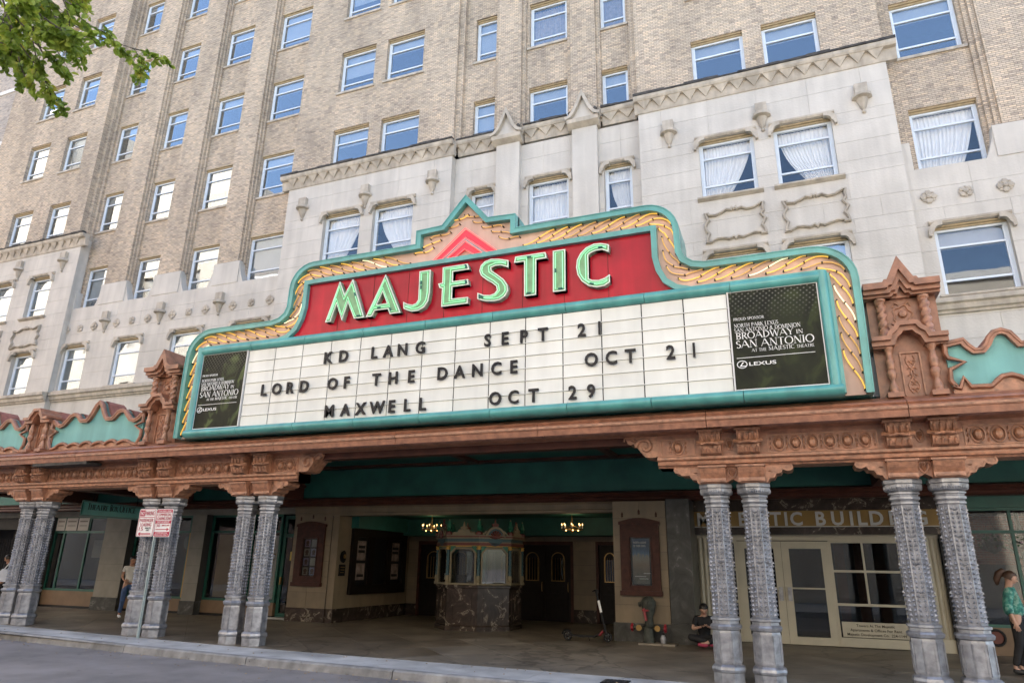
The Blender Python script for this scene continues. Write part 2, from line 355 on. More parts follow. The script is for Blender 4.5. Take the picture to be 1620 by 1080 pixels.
def ashlar(x0, x1, z0, z1, y, ops=(), course=0.62, blk=1.45):
    """limestone slabs with open joints in front of a backing wall"""
    n = max(1, round((z1-z0)/course)); zb = [z0 + (z1-z0)*i/n for i in range(n+1)]
    zs = list(zb)
    edges = sorted({o[2] for o in ops if o[1] > x0 and o[0] < x1} | {o[3] for o in ops if o[1] > x0 and o[0] < x1})
    for e in edges:       # move the nearest course line to the edge of the opening
        if z0 < e < z1:
            k = min(range(1, len(zs)-1), key=lambda i: abs(zs[i]-e)) if len(zs) > 2 else None
            if k is not None and abs(zs[k]-e) < course*0.55 and zs[k-1] < e-0.1 and zs[k+1] > e+0.1: zs[k] = e
    for j, (r) in enumerate(free_rects(x0, x1, z0, z1, ops, zs)):
        L = r[1]-r[0]; k = max(1, round(L/blk)); odd = int(r[2]*7) % 2
        cuts = [r[0] + L*i/k for i in range(k+1)]
        if k > 1 and odd: cuts = [r[0]] + [r[0] + L*(i-0.5)/k for i in range(1, k+1)] + [r[1]]
        for a, b in zip(cuts, cuts[1:]):
            if b-a > 0.06 and r[3]-r[2] > 0.06: ASH.append((a+0.0035, b-0.0035, y-random.uniform(0, .003), y+0.03, r[2]+0.0035, r[3]-0.0035))
def arc(cx, cz, rx, rz, a0, a1, n=6): return [(cx+rx*math.cos(R(a0+(a1-a0)*i/n)), cz+rz*math.sin(R(a0+(a1-a0)*i/n))) for i in range(n+1)]
def lerp(a, b, t): return a+(b-a)*t
def interp(x, xs, ys):
    if x <= xs[0]: return ys[0]
    for i in range(len(xs)-1):
        if x <= xs[i+1]: return lerp(ys[i], ys[i+1], (x-xs[i])/(xs[i+1]-xs[i]))
    return ys[-1]
def drop(x): return interp(x, [-30, -21, -12.8, -1, 3], [.05, .05, -.07, -.13, -.10])
def gz(x, y): return 0.0 if y >= 0 else drop(x)*min(1.3, -y/5.4)

# ---- lettering: sans from the built-in font, serif capitals from strokes
def text_mesh(txt, size, ext, m, bold=0.0, spacing=1.0):
    cu = bpy.data.curves.new('lettering', 'FONT'); cu.body = txt; cu.size = size; cu.extrude = ext/2; cu.offset = bold; cu.space_character = spacing
    cu.resolution_u = 3
    o = bpy.data.objects.new('tmp', cu); C.objects.link(o)
    dg = bpy.context.evaluated_depsgraph_get(); me = bpy.data.meshes.new_from_object(o.evaluated_get(dg)); bpy.data.objects.remove(o)
    me.transform(Matrix.Rotation(R(90), 4, 'X')); me.materials.clear(); me.materials.append(m); return me
def fit_text(name, parent, txt, x0, x1, z, h, y, m, ext=0.01, bold=0.0):
    me = text_mesh(txt, 1.0, 0.0, m, bold); xs = [v.co.x for v in me.vertices]; zs = [v.co.z for v in me.vertices]
    zt = max(zs); xa, xb = min(xs), max(xs); sx = (x1-x0)/(xb-xa); sz = h/zt
    me2 = text_mesh(txt, 1.0, ext, m, bold)
    for v in me2.vertices: v.co = Vector(((v.co.x-xa)*sx, v.co.y, v.co.z*sz))
    return inst(name, me2, parent, (x0, y, z))
K = .13; T_ = .045
GL = {
 'A': (.9, [('l',.0,0,.42,1,T_),('l',.42,1,.86,0,K),('h',.2,.36,.62)]), 'B': (.66, [('v',.14,0,1,K),('b',.14,.5,1,.42),('b',.14,0,.5,.46)]),
 'C': (.8, [('a',.48,.5,.42,.5,50,310)]), 'D': (.84, [('v',.14,0,1,K),('b',.14,0,1,.62)]), 'E': (.6, [('v',.14,0,1,K),('h',.14,.97,.54),('h',.14,.5,.46),('h',.14,.03,.56)]),
 'F': (.58, [('v',.14,0,1,K),('h',.14,.97,.54),('h',.14,.5,.46)]), 'H': (.86, [('v',.14,0,1,K),('v',.7,0,1,K),('h',.14,.5,.7)]), 'I': (.3, [('v',.15,0,1,K)]),
 'J': (.4, [('v',.24,0,1,K),('a',.1,.0,.15,.2,270,360)]), 'K': (.78, [('v',.14,0,1,K),('l',.2,.45,.66,1,T_),('l',.3,.55,.76,0,K)]), 'L': (.58, [('v',.14,0,1,K),('h',.14,.03,.56)]),
 'M': (1.02, [('v',.12,0,1,T_),('l',.14,1,.5,.05,K),('l',.5,.05,.86,1,T_),('v',.88,0,1,K)]), 'N': (.86, [('v',.12,0,1,T_),('l',.12,1,.72,0,K),('v',.74,0,1,T_)]),
 'O': (.94, [('a',.47,.5,.42,.5,0,360)]), 'P': (.62, [('v',.14,0,1,K),('b',.14,.46,1,.42)]), 'R': (.7, [('v',.14,0,1,K),('b',.14,.5,1,.42),('l',.34,.5,.68,0,K)]),
 'S': (.54, [('a',.27,.75,.19,.22,30,270),('a',.27,.27,.21,.25,90,-150)]), 'T': (.7, [('v',.35,0,1,K),('h',.02,.97,.68)]), 'U': (.82, [('v',.14,.3,1,K),('a',.41,.32,.27,.32,180,360),('v',.68,.3,1,T_)]),
 'W': (1.14, [('l',.04,1,.34,0,K),('l',.34,0,.58,1,T_),('l',.56,1,.84,0,K),('l',.84,0,1.1,1,T_)]), 'X': (.78, [('l',.04,1,.72,0,K),('l',.7,1,.06,0,T_)]), 'Y': (.72, [('l',.02,1,.36,.48,K),('l',.7,1,.36,.48,T_),('v',.36,0,.5,K)]),
 '&': (.8, [('a',.36,.75,.17,.22,0,360),('a',.34,.28,.27,.28,60,330),('l',.25,.6,.74,0,K)]), ' ': (.34, [])}
def serif_mb(txt, x0, x1, z, h, y, d=0.01):
    adv = sum(GL[c][0] for c in txt) + .06*(len(txt)-1); sx = (x1-x0)/adv; mb = MB(); cx = 0
    def quad(ax, az, bx, bz, w):
        dx, dz = bx-ax, bz-az; L = math.hypot(dx, dz) or 1; nx, nz = -dz/L*w/2, dx/L*w/2
        P = [(ax+nx, az+nz), (bx+nx, bz+nz), (bx-nx, bz-nz), (ax-nx, az-nz)]
        mb.prism([(x0+(cx+p[0])*sx, z+p[1]*h) for p in P], y, y+d)
    for c in txt:
        w, st = GL[c]
        for s in st:
            if s[0] == 'l':
                quad(*s[1:6])
                for ex, ez in ((s[1], s[2]), (s[3], s[4])):
                    if ez in (0, 1) and s[5] == K or ez == 1 and c in 'XYW': quad(ex-.1, ez+(.02 if ez == 0 else -.02), ex+.1, ez+(.02 if ez == 0 else -.02), .045)
            elif s[0] == 'v':
                quad(s[1], s[2], s[1], s[3], s[4]); quad(s[1]-.13, s[2]+.02, s[1]+.13, s[2]+.02, .045); quad(s[1]-.13, s[3]-.02, s[1]+.13, s[3]-.02, .045)
            elif s[0] == 'h': quad(s[1], s[2], s[3], s[2], .06)
            else:
                if s[0] == 'a': pts = [(s[1]+s[3]*math.cos(R(a)), s[2]+s[4]*math.sin(R(a)), .05+.08*abs(math.cos(R(a)))) for a in [lerp(s[5], s[6], i/12) for i in range(13)]]
                else: pts = [(s[1]+(s[4])*max(0, math.cos(R(a)))*1.0+0.0, (s[2]+s[3])/2+(s[3]-s[2])/2*math.sin(R(a)), .05+.08*abs(math.cos(R(a)))) for a in [lerp(-90, 90, i/9) for i in range(10)]]
                for p, q in zip(pts, pts[1:]): quad(p[0], p[1], q[0], q[1], (p[2]+q[2])/2)
        cx += w + .06
    return mb

# ================================================================== GROUND
mb = MB(); xs = [-260, -120, -60] + [-40+2*i for i in range(31)] + [40, 90, 200]; ys = [-7.0, -8.5, -10, -13, -17.6]
def roadz(x, y): return drop(x)*1.25 - 0.16 - 0.03*min(1, (-y-7)/3)
mb.add([(x, y, roadz(x, y)) for y in ys for x in xs], [(j*len(xs)+i, j*len(xs)+i+1, (j+1)*len(xs)+i+1, (j+1)*len(xs)+i) for j in range(len(ys)-1) for i in range(len(xs)-1)])
struct('road', mb, ASPH)
struct('ground', MB().add([(-400, -400, -.75), (400, -400, -.75), (400, 400, -.75), (-400, 400, -.75)], [(0, 1, 2, 3)]), ASPH)
far = struct('opposite_pavement', MB().box(-260, 200, -27, -17.6, -.6, -.06), CONC)
bed = struct('pavement', MB().add([(x, y, gz(x, y)-.03) for y in (-6.95, -5.4, 0, 6) for x in range(-40, 21, 2)],
      [(j*31+i, j*31+i+1, (j+1)*31+i+1, (j+1)*31+i) for j in range(3) for i in range(30)]), BEDJ)
WL[bed.name] = Vector((0, 0, 0))
def slab(name, poly, m, t=.03, g=.006):
    cx = sum(p[0] for p in poly)/len(poly); cy = sum(p[1] for p in poly)/len(poly)
    q = [(cx+(p[0]-cx)*(1-g), cy+(p[1]-cy)*(1-g)) for p in poly]; n = len(q)
    mb = MB().add([(p[0], p[1], gz(*p)-t) for p in q] + [(p[0], p[1], gz(*p)) for p in q], [tuple(range(n))[::-1], tuple(range(n, 2*n))] + [(i, (i+1) % n, n+(i+1) % n, n+i) for i in range(n)])
    return part(name, mb, m, bed)
def kerb_y(x): return -6.78 - .012*(x+16)
x = -40.2
while x < 12:
    x2 = x + 3.63
    mb = MB(); K_ = []
    for xx in (x+.012, x2-.012):
        y0 = kerb_y(xx); z = gz(xx, y0)
        K_.append([(xx, y0-.17, z-.19), (xx, y0-.15, z-.03), (xx, y0-.12, z-.002), (xx, y0, z+.004), (xx, y0+.02, z-.19)])
    mb.add(K_[0]+K_[1], [(0, 1, 2, 3, 4), (9, 8, 7, 6, 5)] + [(i, (i+1) % 5, 5+(i+1) % 5, 5+i) for i in range(5)])
    part('kerb_stone', mb, KERB, bed); x = x2
x = -40.5
while x < 12:
    L = 1.62; slab('pavement_slab', [(x, kerb_y(x)+.005), (x+L, kerb_y(x+L)+.005), (x+L, -5.78), (x, -5.78)], CONC); x += L
def clip(poly, f):
    out = []
    for i in range(len(poly)):
        a, b = poly[i], poly[(i+1) % len(poly)]; fa, fb = f(a), f(b)
        if fa >= 0: out.append(a)
        if (fa >= 0) != (fb >= 0): t = fa/(fa-fb); out.append((lerp(a[0], b[0], t), lerp(a[1], b[1], t)))
    return out
D_ = 1.9
for i in range(-40, 40):
    for j in range(-40, 40):
        cx, cy = (i+j)*D_*.5*1.0, (j-i)*D_*.5
        if not (-33 < cx < 7.5 and -6.6 < cy < 6): continue
        p = [(cx-D_/2, cy), (cx, cy-D_/2), (cx+D_/2, cy), (cx, cy+D_/2)]
        for lo, hi in ((-5.76, 0.0), (0.0, 5.2)):
            q = clip(clip(p, lambda a: a[1]-lo), lambda a: hi-a[1])
            if len(q) > 2 and abs(sum(q[k][0]*q[(k+1) % len(q)][1]-q[(k+1) % len(q)][0]*q[k][1] for k in range(len(q)))) > .1:
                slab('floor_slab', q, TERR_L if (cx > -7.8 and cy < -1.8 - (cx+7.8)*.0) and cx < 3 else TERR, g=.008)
g = thing('pavement_grate', 'small dark iron cover set in the pavement in front of the scooter', 'cover', (-3.3, -6.3, gz(-3.3, -6.3)))
part('frame', MB().box(-3.52, -3.05, -6.55, -6.1, -.16, gz(-3.3, -6.3)+.012), BLACK, g)
mb = MB()
for i in range(6): mb.box(-3.48+.07*i, -3.45+.07*i, -6.51, -6.14, -.15, gz(-3.3, -6.3)+.02)
part('grating', mb, FLASH, g)

# ================================================================== THE THEATRE BUILDING
bld = thing('theatre_building', 'tall tan brick building with a carved limestone base rising behind the theatre sign', 'building', (-13, 6, 0))
T_C = {-2: 10.69, -1: 14.57, 0: 18.37, 1: 22.17, 2: 25.97, 3: 29.77, 4: 33.6}
T_W = {-2: 10.69, -1: 14.58, 0: 18.42, 1: 22.2, 2: 26.0, 3: 29.8, 4: 33.6}
T_P = {-2: 10.56, -1: 14.27, 0: 18.1, 1: 21.95, 2: 25.55, 3: 29.3, 4: 33.1}
T_R = {-2: 10.72, -1: 14.6, 0: 18.42, 1: 22.2, 2: 26.0, 3: 29.8, 4: 33.6}
WH = 2.03
PROJ, PMID, PST = -.56, -.25, -.30
cols = {  # x0, x1, plane, tops
 'p0': (-37.0, -35.6, PROJ, T_P), 'p1': (-34.65, -33.15, PROJ, T_P), 'p2': (-31.98, -30.55, PROJ, T_P),
 'w3': (-29.02, -27.6, 0, T_W), 'w4': (-25.9, -24.45, 0, T_W), 'w5': (-22.78, -21.17, 0, T_W), 'w6': (-19.65, -17.92, 0, T_W),
 'c7': (-15.62, -13.95, PROJ, T_C), 'c8': (-13.4, -11.7, PROJ, T_C), 'c9': (-9.57, -8.64, PMID, T_C), 'c10': (-7.36, -5.9, PMID, T_C), 'c11': (-4.67, -3.74, PMID, T_C),
 'c12': (-1.57, .05, PROJ, T_C), 'c13': (.62, 2.23, PROJ, T_C), 'r14': (4.3, 6.0, 0, T_R), 'r15': (8.2, 9.9, 0, T_R)}
del cols['p0']
def wins(keys, rows): return [(cols[k][0], cols[k][1], cols[k][3][r]-WH, cols[k][3][r]) for k in keys for r in rows]
BT = 35.5
# brick walls
wall('brick_wall', bld, BRICK, -37.3, -29.46, 15.9, BT, PROJ, PROJ+.5, wins(['p1', 'p2'], [0, 1, 2, 3]))
wall('brick_wall', bld, BRICK, -29.46, -17.48, 12.5, BT, 0, .45, wins(['w3', 'w4', 'w5', 'w6'], [-1, 0, 1, 2, 3]))
wall('brick_wall', bld, BRICK, -17.48, -10.2, 16.3, BT, PROJ, PROJ+.45, wins(['c7', 'c8'], [0, 1, 2, 3]))
wall('brick_wall', bld, BRICK, -10.2, -3.4, 16.3, BT, PMID, PMID+.45, wins(['c9', 'c10', 'c11'], [0, 1, 2, 3]))
wall('brick_wall', bld, BRICK, -3.4, 3.87, 16.3, BT, PROJ, PROJ+.45, wins(['c12', 'c13'], [0, 1, 2, 3]))
wall('brick_wall', bld, BRICK, 3.87, 16, 12.5, BT, 0, .45, wins(['r14', 'r15'], [-1, 0, 1, 2, 3]))
# stepped brick pilasters between the bays
def pilaster(a, b, z0, z1=BT, p=.31, base=0.0, st=.09, m=BRICK):
    for k, (d, y) in enumerate(((0, p*.34), (st, p*.67), (2*st, p))):
        if b-a-2*d > .1: part('pilaster', MB().box(a+d, b-d, base-y, base+.1, z0, z1), m, bld)
for a, b in ((-27.57, -25.93), (-24.42, -22.82), (-21.14, -19.68)): pilaster(a, b, 13.36)
pilaster(-29.1, -29.1+.001, 13, m=BRICK) if False else None
part('pilaster', MB().box(-29.46, -29.3, -.3, .1, 13.36, BT), BRICK, bld); part('pilaster', MB().box(-29.3, -29.16, -.12, .1, 13.36, BT), BRICK, bld)
pilaster(6.1, 8.1, 13.4, st=.13); part('pilaster', MB().box(3.87, 4.1, -.16, .1, 13.3, BT), BRICK, bld)
pilaster(10.1, 11.6, 13.4)
for a, b in ((-8.52, -7.6), (-5.72, -4.8)):
    part('pilaster', MB().box(a, b, PMID-.22, PMID+.05, 16.4, BT), BRICK, bld)
    part('pilaster', MB().box(a-.14, b+.14, PMID-.1, PMID+.05, 16.4, BT), BRICK, bld)
for a, b in ((-10.2, -9.98), (-3.62, -3.4)): part('pilaster', MB().box(a, b, PROJ+.14, PMID+.1, 16.4, BT), BRICK, bld)
# limestone backing walls with slabs in front
def stone_wall(x0, x1, z0, z1, y, ops, extra=(), course=.62):
    wall('stone_wall', bld, STONE_J, x0, x1, z0, z1, y+.014, y+.45, ops); ashlar(x0, x1, z0, z1, y, list(ops)+list(extra), course)
pan = lambda k: (cols[k][0]-.06, cols[k][1]+.14, 11.02, 12.1)
stone_wall(-37.3, -29.1, 5.0, 15.9, PROJ, wins(['p1', 'p2'], [-1, -2]))
stone_wall(-29.1, -17.48, 5.0, 12.47, PST, wins(['w3', 'w4', 'w5', 'w6'], [-2]))
stone_wall(-17.48, -10.2, 5.0, 16.02, PROJ, wins(['c7', 'c8'], [-1, -2]))
stone_wall(-10.2, -3.4, 5.0, 16.02, PMID, wins(['c9', 'c10', 'c11'], [-1, -2]))
stone_wall(-3.4, 3.87, 5.0, 16.02, PROJ, wins(['c12', 'c13'], [-1, -2]))
stone_wall(3.87, 16, 5.0, 12.47, PST, wins(['r14', 'r15'], [-2]))
for x0, x1 in ((-37.28, -29.12), (-29.08, -17.5), (-17.46, -10.22), (-10.18, -3.42), (-3.38, 3.85), (3.89, 16)): pass
for a, b in ((-8.5, -7.63), (-5.7, -4.83)):
    part('stone_pilaster', MB().box(a, b, PMID-.2, PMID+.02, 5, 16.1), STONE, bld)
# limestone piers rising beside the lowest brick windows, with sloped weathering
for a, b in ((-29.1, -29.08), (-27.62, -25.9), (-24.47, -22.79), (-21.19, -19.65), (6.0, 8.2), (10.0, 11.7)):
    if b-a < .1: continue
    part('stone_pier', MB().box(a+.1, b-.1, PST-.02, .05, 12.47, 13.42), STONE, bld)
    for s, xx in ((-1, a), (1, b)):
        mb = MB(); N = 6
        for i in range(N):
            t0, t1 = i/N, (i+1)/N; w = lambda t: .26*(1-t)**1.8
            x_in = xx - s*.1
            mb.prism([(x_in, 12.47+.95*t0), (x_in+s*w(t0), 12.47+.95*t0), (x_in+s*w(t1), 12.47+.95*t1), (x_in, 12.47+.95*t1)], PST+.02, .05)
        part('stone_weathering', mb, STONE, bld)
part('stone_pier', MB().box(-29.1, -29.05, PST, .05, 12.47, 13.3), STONE, bld)
part('stone_pier', MB().box(3.88, 4.12, PST, .05, 12.47, 13.35), STONE, bld)
# interiors: floors and a dark rear wall so the panes look into rooms
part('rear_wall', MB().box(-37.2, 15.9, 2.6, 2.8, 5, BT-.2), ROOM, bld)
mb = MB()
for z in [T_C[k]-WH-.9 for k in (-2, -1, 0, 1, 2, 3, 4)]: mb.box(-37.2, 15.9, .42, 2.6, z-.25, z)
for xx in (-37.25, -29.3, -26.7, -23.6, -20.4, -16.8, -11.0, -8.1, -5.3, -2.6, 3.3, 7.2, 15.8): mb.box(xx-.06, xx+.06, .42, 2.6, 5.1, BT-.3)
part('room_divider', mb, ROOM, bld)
part('building_mass', MB().box(-37.3, 16, .46, 24, BT-.4, BT), BRICK, bld)
part('side_wall', MB().box(-37.3, -37.0, .46, 24, 0, BT), BRICK, bld); part('side_wall', MB().box(15.7, 16, .46, 24, 0, BT), BRICK, bld)
part('side_wall', MB().box(-37.0, 15.7, 23.6, 24, 0, BT), BRICK, bld)

# windows
def win(k, r, bars=(.26, .76), curtain=None, sill='plain', bottom_cut=False):
    x0, x1, y, T = cols[k]; z1 = T[r]; z0 = z1-WH
    if r == -2 and y == 0: y = PST
    fy = y+(.09 if k[0] == 'w' else .17)
    mb = MB(); fw = .075
    mb.box(x0, x0+fw, fy, fy+.09, z0, z1-.1); mb.box(x1-fw, x1, fy, fy+.09, z0, z1-.1)
    mb.box(x0+fw, x1-fw, fy, fy+.09, z1-.16, z1-.1); mb.box(x0+fw, x1-fw, fy, fy+.09, z0, z0+.07)
    for b in bars: mb.box(x0+fw, x1-fw, fy+.01, fy+.08, z1-.1-(WH-.1)*b-.028, z1-.1-(WH-.1)*b+.028)
    mb.box(x0+fw, x0+fw+.035, fy+.02, fy+.075, z0+.07, z1-.16); mb.box(x1-fw-.035, x1-fw, fy+.02, fy+.075, z0+.07, z1-.16)
    w = part('window', mb, FRAME_W, bld)
    part('pane', MB().box(x0+fw, x1-fw, fy+.045, fy+.05, z0+.06, z1-.15), GLASS_C if curtain in ('left', 'right', 'full') or (k == 'r14' and r == -2) else GLASS, w)
    part('window_head', MB().box(x0+.002, x1-.002, fy-.05, fy+.1, z1-.1, z1-.002).box(x0+.002, x1-.002, fy-.11, fy-.04, z1-.05, z1-.003), HEAD_TAN, w)
    jm = MB()
    if sill == 'plain': jm.box(x0-.08, x1+.08, y-.06, fy+.1, z0-.09, z0)
    else: jm.prism([(y-.12, z0-.05), (y-.12, z0), (fy+.1, z0+.03), (fy+.1, z0-.12), (y-.02, z0-.12)], x0-.14, x1+.14, 'x')
    part('sill', jm, STONE_O, w)
    # blind or curtain
    H = WH-.16
    if curtain is None:
        h = random.choice([.27, .27, .27, .3, .55, .27, .8]) if (k, r) != ('r14', -2) else .27
        part('blind', MB().box(x0+fw, x1-fw, fy+.14, fy+.15, z1-.12-H*h, z1-.12), BLIND, w)
    else:
        N = 44; m = CURTAIN if curtain != 'drape' else CURT_T
        vs = []; rows = 9
        for j in range(rows+1):
            t = j/rows; z = z1-.13-H*t
            if curtain == 'full' or curtain == 'drape': a, b = x0+fw, x1-fw
            else:
                sh = t**1.5*(.30 if k == 'r14' else .5)*(x1-x0)
                a, b = (x0+fw, x1-fw-sh) if curtain == 'left' else (x0+fw+sh, x1-fw)
                if curtain == 'right': a += .02*math.sin(t*9)
            for i in range(N+1):
                u = i/N; vs.append((lerp(a, b, u), fy+.2+.028*math.sin(i*2.1+.5*math.sin(i))+.01*math.sin(i*.7+t*3), z))
        part('curtain', MB().add(vs, [(j*(N+1)+i, j*(N+1)+i+1, (j+1)*(N+1)+i+1, (j+1)*(N+1)+i) for j in range(rows) for i in range(N)]), m, w)
        if curtain in ('left', 'right'):   # the valance part fills the top light
            vs = []
            for j in (0, 1):
                for i in range(N+1): vs.append((lerp(x0+fw, x1-fw, i/N), fy+.17+.02*math.sin(i*2.3), z1-.13-.42*j))
            part('valance', MB().add(vs, [(i, i+1, N+2+i, N+1+i) for i in range(N)]), m, w)
    return w
for k in cols:
    for r in range(-2, 4):
        cur = None; bars = (.26, .76)
        if k in ('c9', 'c10', 'c11', 'c8', 'c7', 'c12', 'c13') and r == -1: cur = {'c7': 'left', 'c8': 'right', 'c9': 'full', 'c10': 'full', 'c11': 'right', 'c12': 'left', 'c13': 'right'}[k]
        if k == 'r14' and r == -1: cur = 'left'
        if k in ('c10', 'c11') and r == 1: cur = 'drape'
        win(k, r, bars, cur, 'moulded' if r < 0 else 'plain')
# carved brackets at the upper corners of the limestone windows
mb = MB()
pts_o = arc(0, -.34, .36, .34, 90, 180, 7); pts_i = arc(0.02, -.34, .2, .19, 180, 90, 6)
mb.prism([(0.06, 0), ] + pts_o + pts_i + [(0.06, -.15)], -.13, .02); mb.box(-.42, -.32, -.1, .02, -.46, -.3); mb.lathe([(.09, -.1), (.09, .1)], (0, 0, 0), 8)
BR_ME = MB()
BR_ME.prism([(0.08, 0)] + pts_o + [(-.36, -.5), (-.27, -.52), (-.24, -.4)] + pts_i + [(.08, -.15)], -.13, .02)
BR_ME.lathe([(.0, -.1), (.085, -.08), (.085, .02)], (0, 0, 0), 8)
BR_ME.v = [v for v in BR_ME.v]
br_mesh = MB().add(BR_ME.v[:], BR_ME.f[:]).mesh('hood_bracket', STONE_O, 40)
def hoods(k, r):
    x0, x1, y, T = cols[k]
    if r == -2 and y == 0: y = PST
    z = T[r]+.06
    inst('hood_bracket', br_mesh, bld, (x0+.14, y, z), (.78, 1, .8)); inst('hood_bracket', br_mesh, bld, (x1-.14, y, z), (-.78, 1, .8))
    part('hood_moulding', MB().prism([(y-.05, z-.05), (y-.09, z), (y-.09, z+.05), (y+.02, z+.07), (y+.02, z-.05)], x0-.1, x1+.1, 'x'), STONE_O, bld)
for k in ('p1', 'p2', 'c7', 'c8', 'c9', 'c10', 'c11', 'c12', 'c13'):
    hoods(k, -1); hoods(k, -2)
for k in ('w3', 'w4', 'w5', 'w6', 'r14', 'r15'): hoods(k, -2)
# main cornice with its band of hanging triangles
def cornice(x0, x1, y, z, e0=0, e1=0):
    pr = [(y+.1, z-.52), (y-.03, z-.52), (y-.05, z-.47), (y-.06, z-.44), (y-.10, z-.16), (y-.22, z-.14), (y-.26, z-.07), (y-.27, z+.02), (y+.1, z+.06)]
    part('cornice', MB().prism(pr, x0-e0, x1+e1, 'x'), STONE_O, bld)
    n = max(1, round((x1-x0)/.47))
    me = MB().add([(-.205, -.20, 0), (.205, -.20, 0), (0, -.085, -.28), (-.205, -.05, 0), (.205, -.05, 0), (0, -.0, -.28)],
                  [(0, 1, 2), (3, 5, 4), (0, 3, 4, 1), (1, 4, 5, 2), (2, 5, 3, 0)]).mesh('dentil', STONE_O)
    for i in range(n):
        inst('dentil', me, bld, (x0+(i+.5)*(x1-x0)/n, y, z-.142), ((x1-x0)/n/.46, 1, 1))
    mb = MB(); xx = x0-e0
    while xx < x1+e1:
        L = random.uniform(.25, .7); mb.box(xx, min(xx+L, x1+e1), y-.27-random.uniform(.01, .04), y-.1, z+.03, z+.08+random.uniform(0, .05)); xx += L
    part('roof_flashing', mb, FLASH, bld)
cornice(-37.3, -29.1, PROJ, 15.98, .1, .3)
cornice(-17.48, -10.2, PROJ, 16.52, .3, .1); cornice(-10.1, -8.66, PMID, 16.6); cornice(-7.48, -5.86, PMID, 16.6); cornice(-4.66, -3.5, PMID, 16.6); cornice(-3.4, 3.87, PROJ, 16.52, .1, .3)
for cx in (-8.07, -5.28):      # ogee gables over the two pilasters
    L = [(-.58, 16.33), (-.40, 16.40), (-.26, 16.58), (-.16, 16.78), (-.08, 16.98), (0, 17.2)]
    out = L + [(-a, b) for a, b in L[:-1]][::-1]
    P = [(cx+a, b) for a, b in out]
    part('gable_field', MB().prism(P, PMID-.3, PMID), STONE, bld)
    gp = part('gable', MB().ribbon(P, .11, PMID-.46, PMID-.2, side=-1), STONE_O, bld)
    part('gable_base', MB().prism([(PMID-.18, 16.05), (PMID-.4, 16.2), (PMID-.42, 16.34), (PMID, 16.34), (PMID, 16.05)], cx-.55, cx+.55, 'x'), STONE_O, bld)
    for s in (-1, 1): part('crocket', MB().lathe([(.0, 0), (.07, .05), (.09, .12), (.03, .2)], (cx+s*.44, PMID-.34, 16.5), 7), FLASH, bld)
# corbels shaped like urns
ub = MB().box(-.17, .17, -.16, .03, .62, .95); ub.lathe([(.02, 0), (.055, .03), (.05, .08), (.03, .1), (.09, .2), (.14, .38), (.16, .46), (.27, .5), (.27, .58), (.2, .62), (.15, .63)], (0, -.03, 0), 12)
urn_me = ub.mesh('urn_corbel', STONE_O, 35)
for x, y, z in ((-33.0, PROJ, 14.3), (-30.0, PROJ, 14.3), (-26.75, PST, 11.08), (-23.6, PST, 11.1), (-20.45, PST, 11.12), (-16.65, PROJ, 14.5), (-13.78, PROJ, 14.5), (-10.93, PROJ, 14.52), (-2.45, PROJ, 14.52), (.35, PROJ, 14.45), (3.1, PROJ, 14.4), (7.3, PST, 11.1)):
    inst('urn_corbel', urn_me, bld, (x, y, z))
# flower medallions
def flower(name, rot, petals=4, r=.12):
    mb = MB().lathe([(.0, -.09), (.06, -.07), (.06, .02)], (0, 0, 0), 8)
    for i in range(petals):
        a = rot+2*PI*i/petals; mb.lathe([(.0, -.055), (r*.6, -.045), (r*.78, .02)], (math.cos(a)*r, math.sin(a)*r, 0), 6)
    for i in range(petals):
        a = rot+2*PI*(i+.5)/petals; mb.lathe([(.0, -.04), (.045, .02)], (math.cos(a)*r*1.25, math.sin(a)*r*1.25, 0), 5)
    mb.xf(Matrix.Rotation(R(90), 4, 'X')); mb.v = [(v[0], -abs(v[1]) if v[1] < .02 else v[1], v[2]) for v in mb.v]
    mb.v = [(a, -b if b > 0 else b, c) for a, b, c in mb.v]
    return mb.mesh(name, STONE_O)
fA, fB = flower('flower_medallion', 0), flower('flower_medallion', PI/4, 4, .105)
for i, x in enumerate([-29.15+.02, -28.3, -27.44, -26.1, -25.2, -24.3, -22.94, -22.05, -21.17, -19.77, -18.85, -17.95, 4.33, 5.2, 6.1]):
    inst('flower_medallion', fB if i % 3 == 1 else fA, bld, (x, PST-.01, 11.47 if x < 0 else 11.58))
# scrolled panels under the windows
def wavy_panel(x0, x1, z0, z1, y):
    xm, zm = (x0+x1)/2, (z0+z1)/2; w = (x1-x0)/2; h = (z1-z0)/2
    top = [(-1, .80), (-.82, .80), (-.8, .70), (-.62, .66), (-.42, .78), (-.25, .92), (-.12, .86), (-.08, 1.0), (0, .90), (.08, 1.0), (.12, .86), (.25, .92), (.42, .78), (.62, .80), (.82, .95), (.85, 1.0), (1, .98)]
    rgt = [(.97, .7), (.98, .45), (.9, .3), (.97, .12), (1.03, 0), (.97, -.15), (.9, -.35), (.96, -.5), (1.0, -.72)]
    bot = [(1.0, -.9), (.8, -.9), (.78, -.82), (.6, -.78), (.4, -.86), (.22, -.95), (.08, -.86), (0, -.98), (-.08, -.86), (-.22, -.95), (-.4, -.86), (-.6, -.84), (-.75, -.95), (-.78, -1.0), (-1.0, -1.0)]
    lft = [(-.96, -.7), (-.9, -.45), (-.98, -.25), (-1.02, 0), (-.97, .2), (-.9, .35), (-.96, .55)]
    P = [(xm+a*w, zm+b*h) for a, b in top+rgt+bot+lft]
    part('scrolled_panel', MB().ribbon(P, .075, y-.075, y+.01, closed=True).ribbon(offset(P, .02, True), .035, y-.11, y-.07, closed=True), STONE_O, bld, 50)
for k in ('c7', 'c8', 'c12', 'c13'):
    a, b = cols[k][0], cols[k][1]; wavy_panel(a-.0, b+.12, 11.0, 12.12, PROJ)
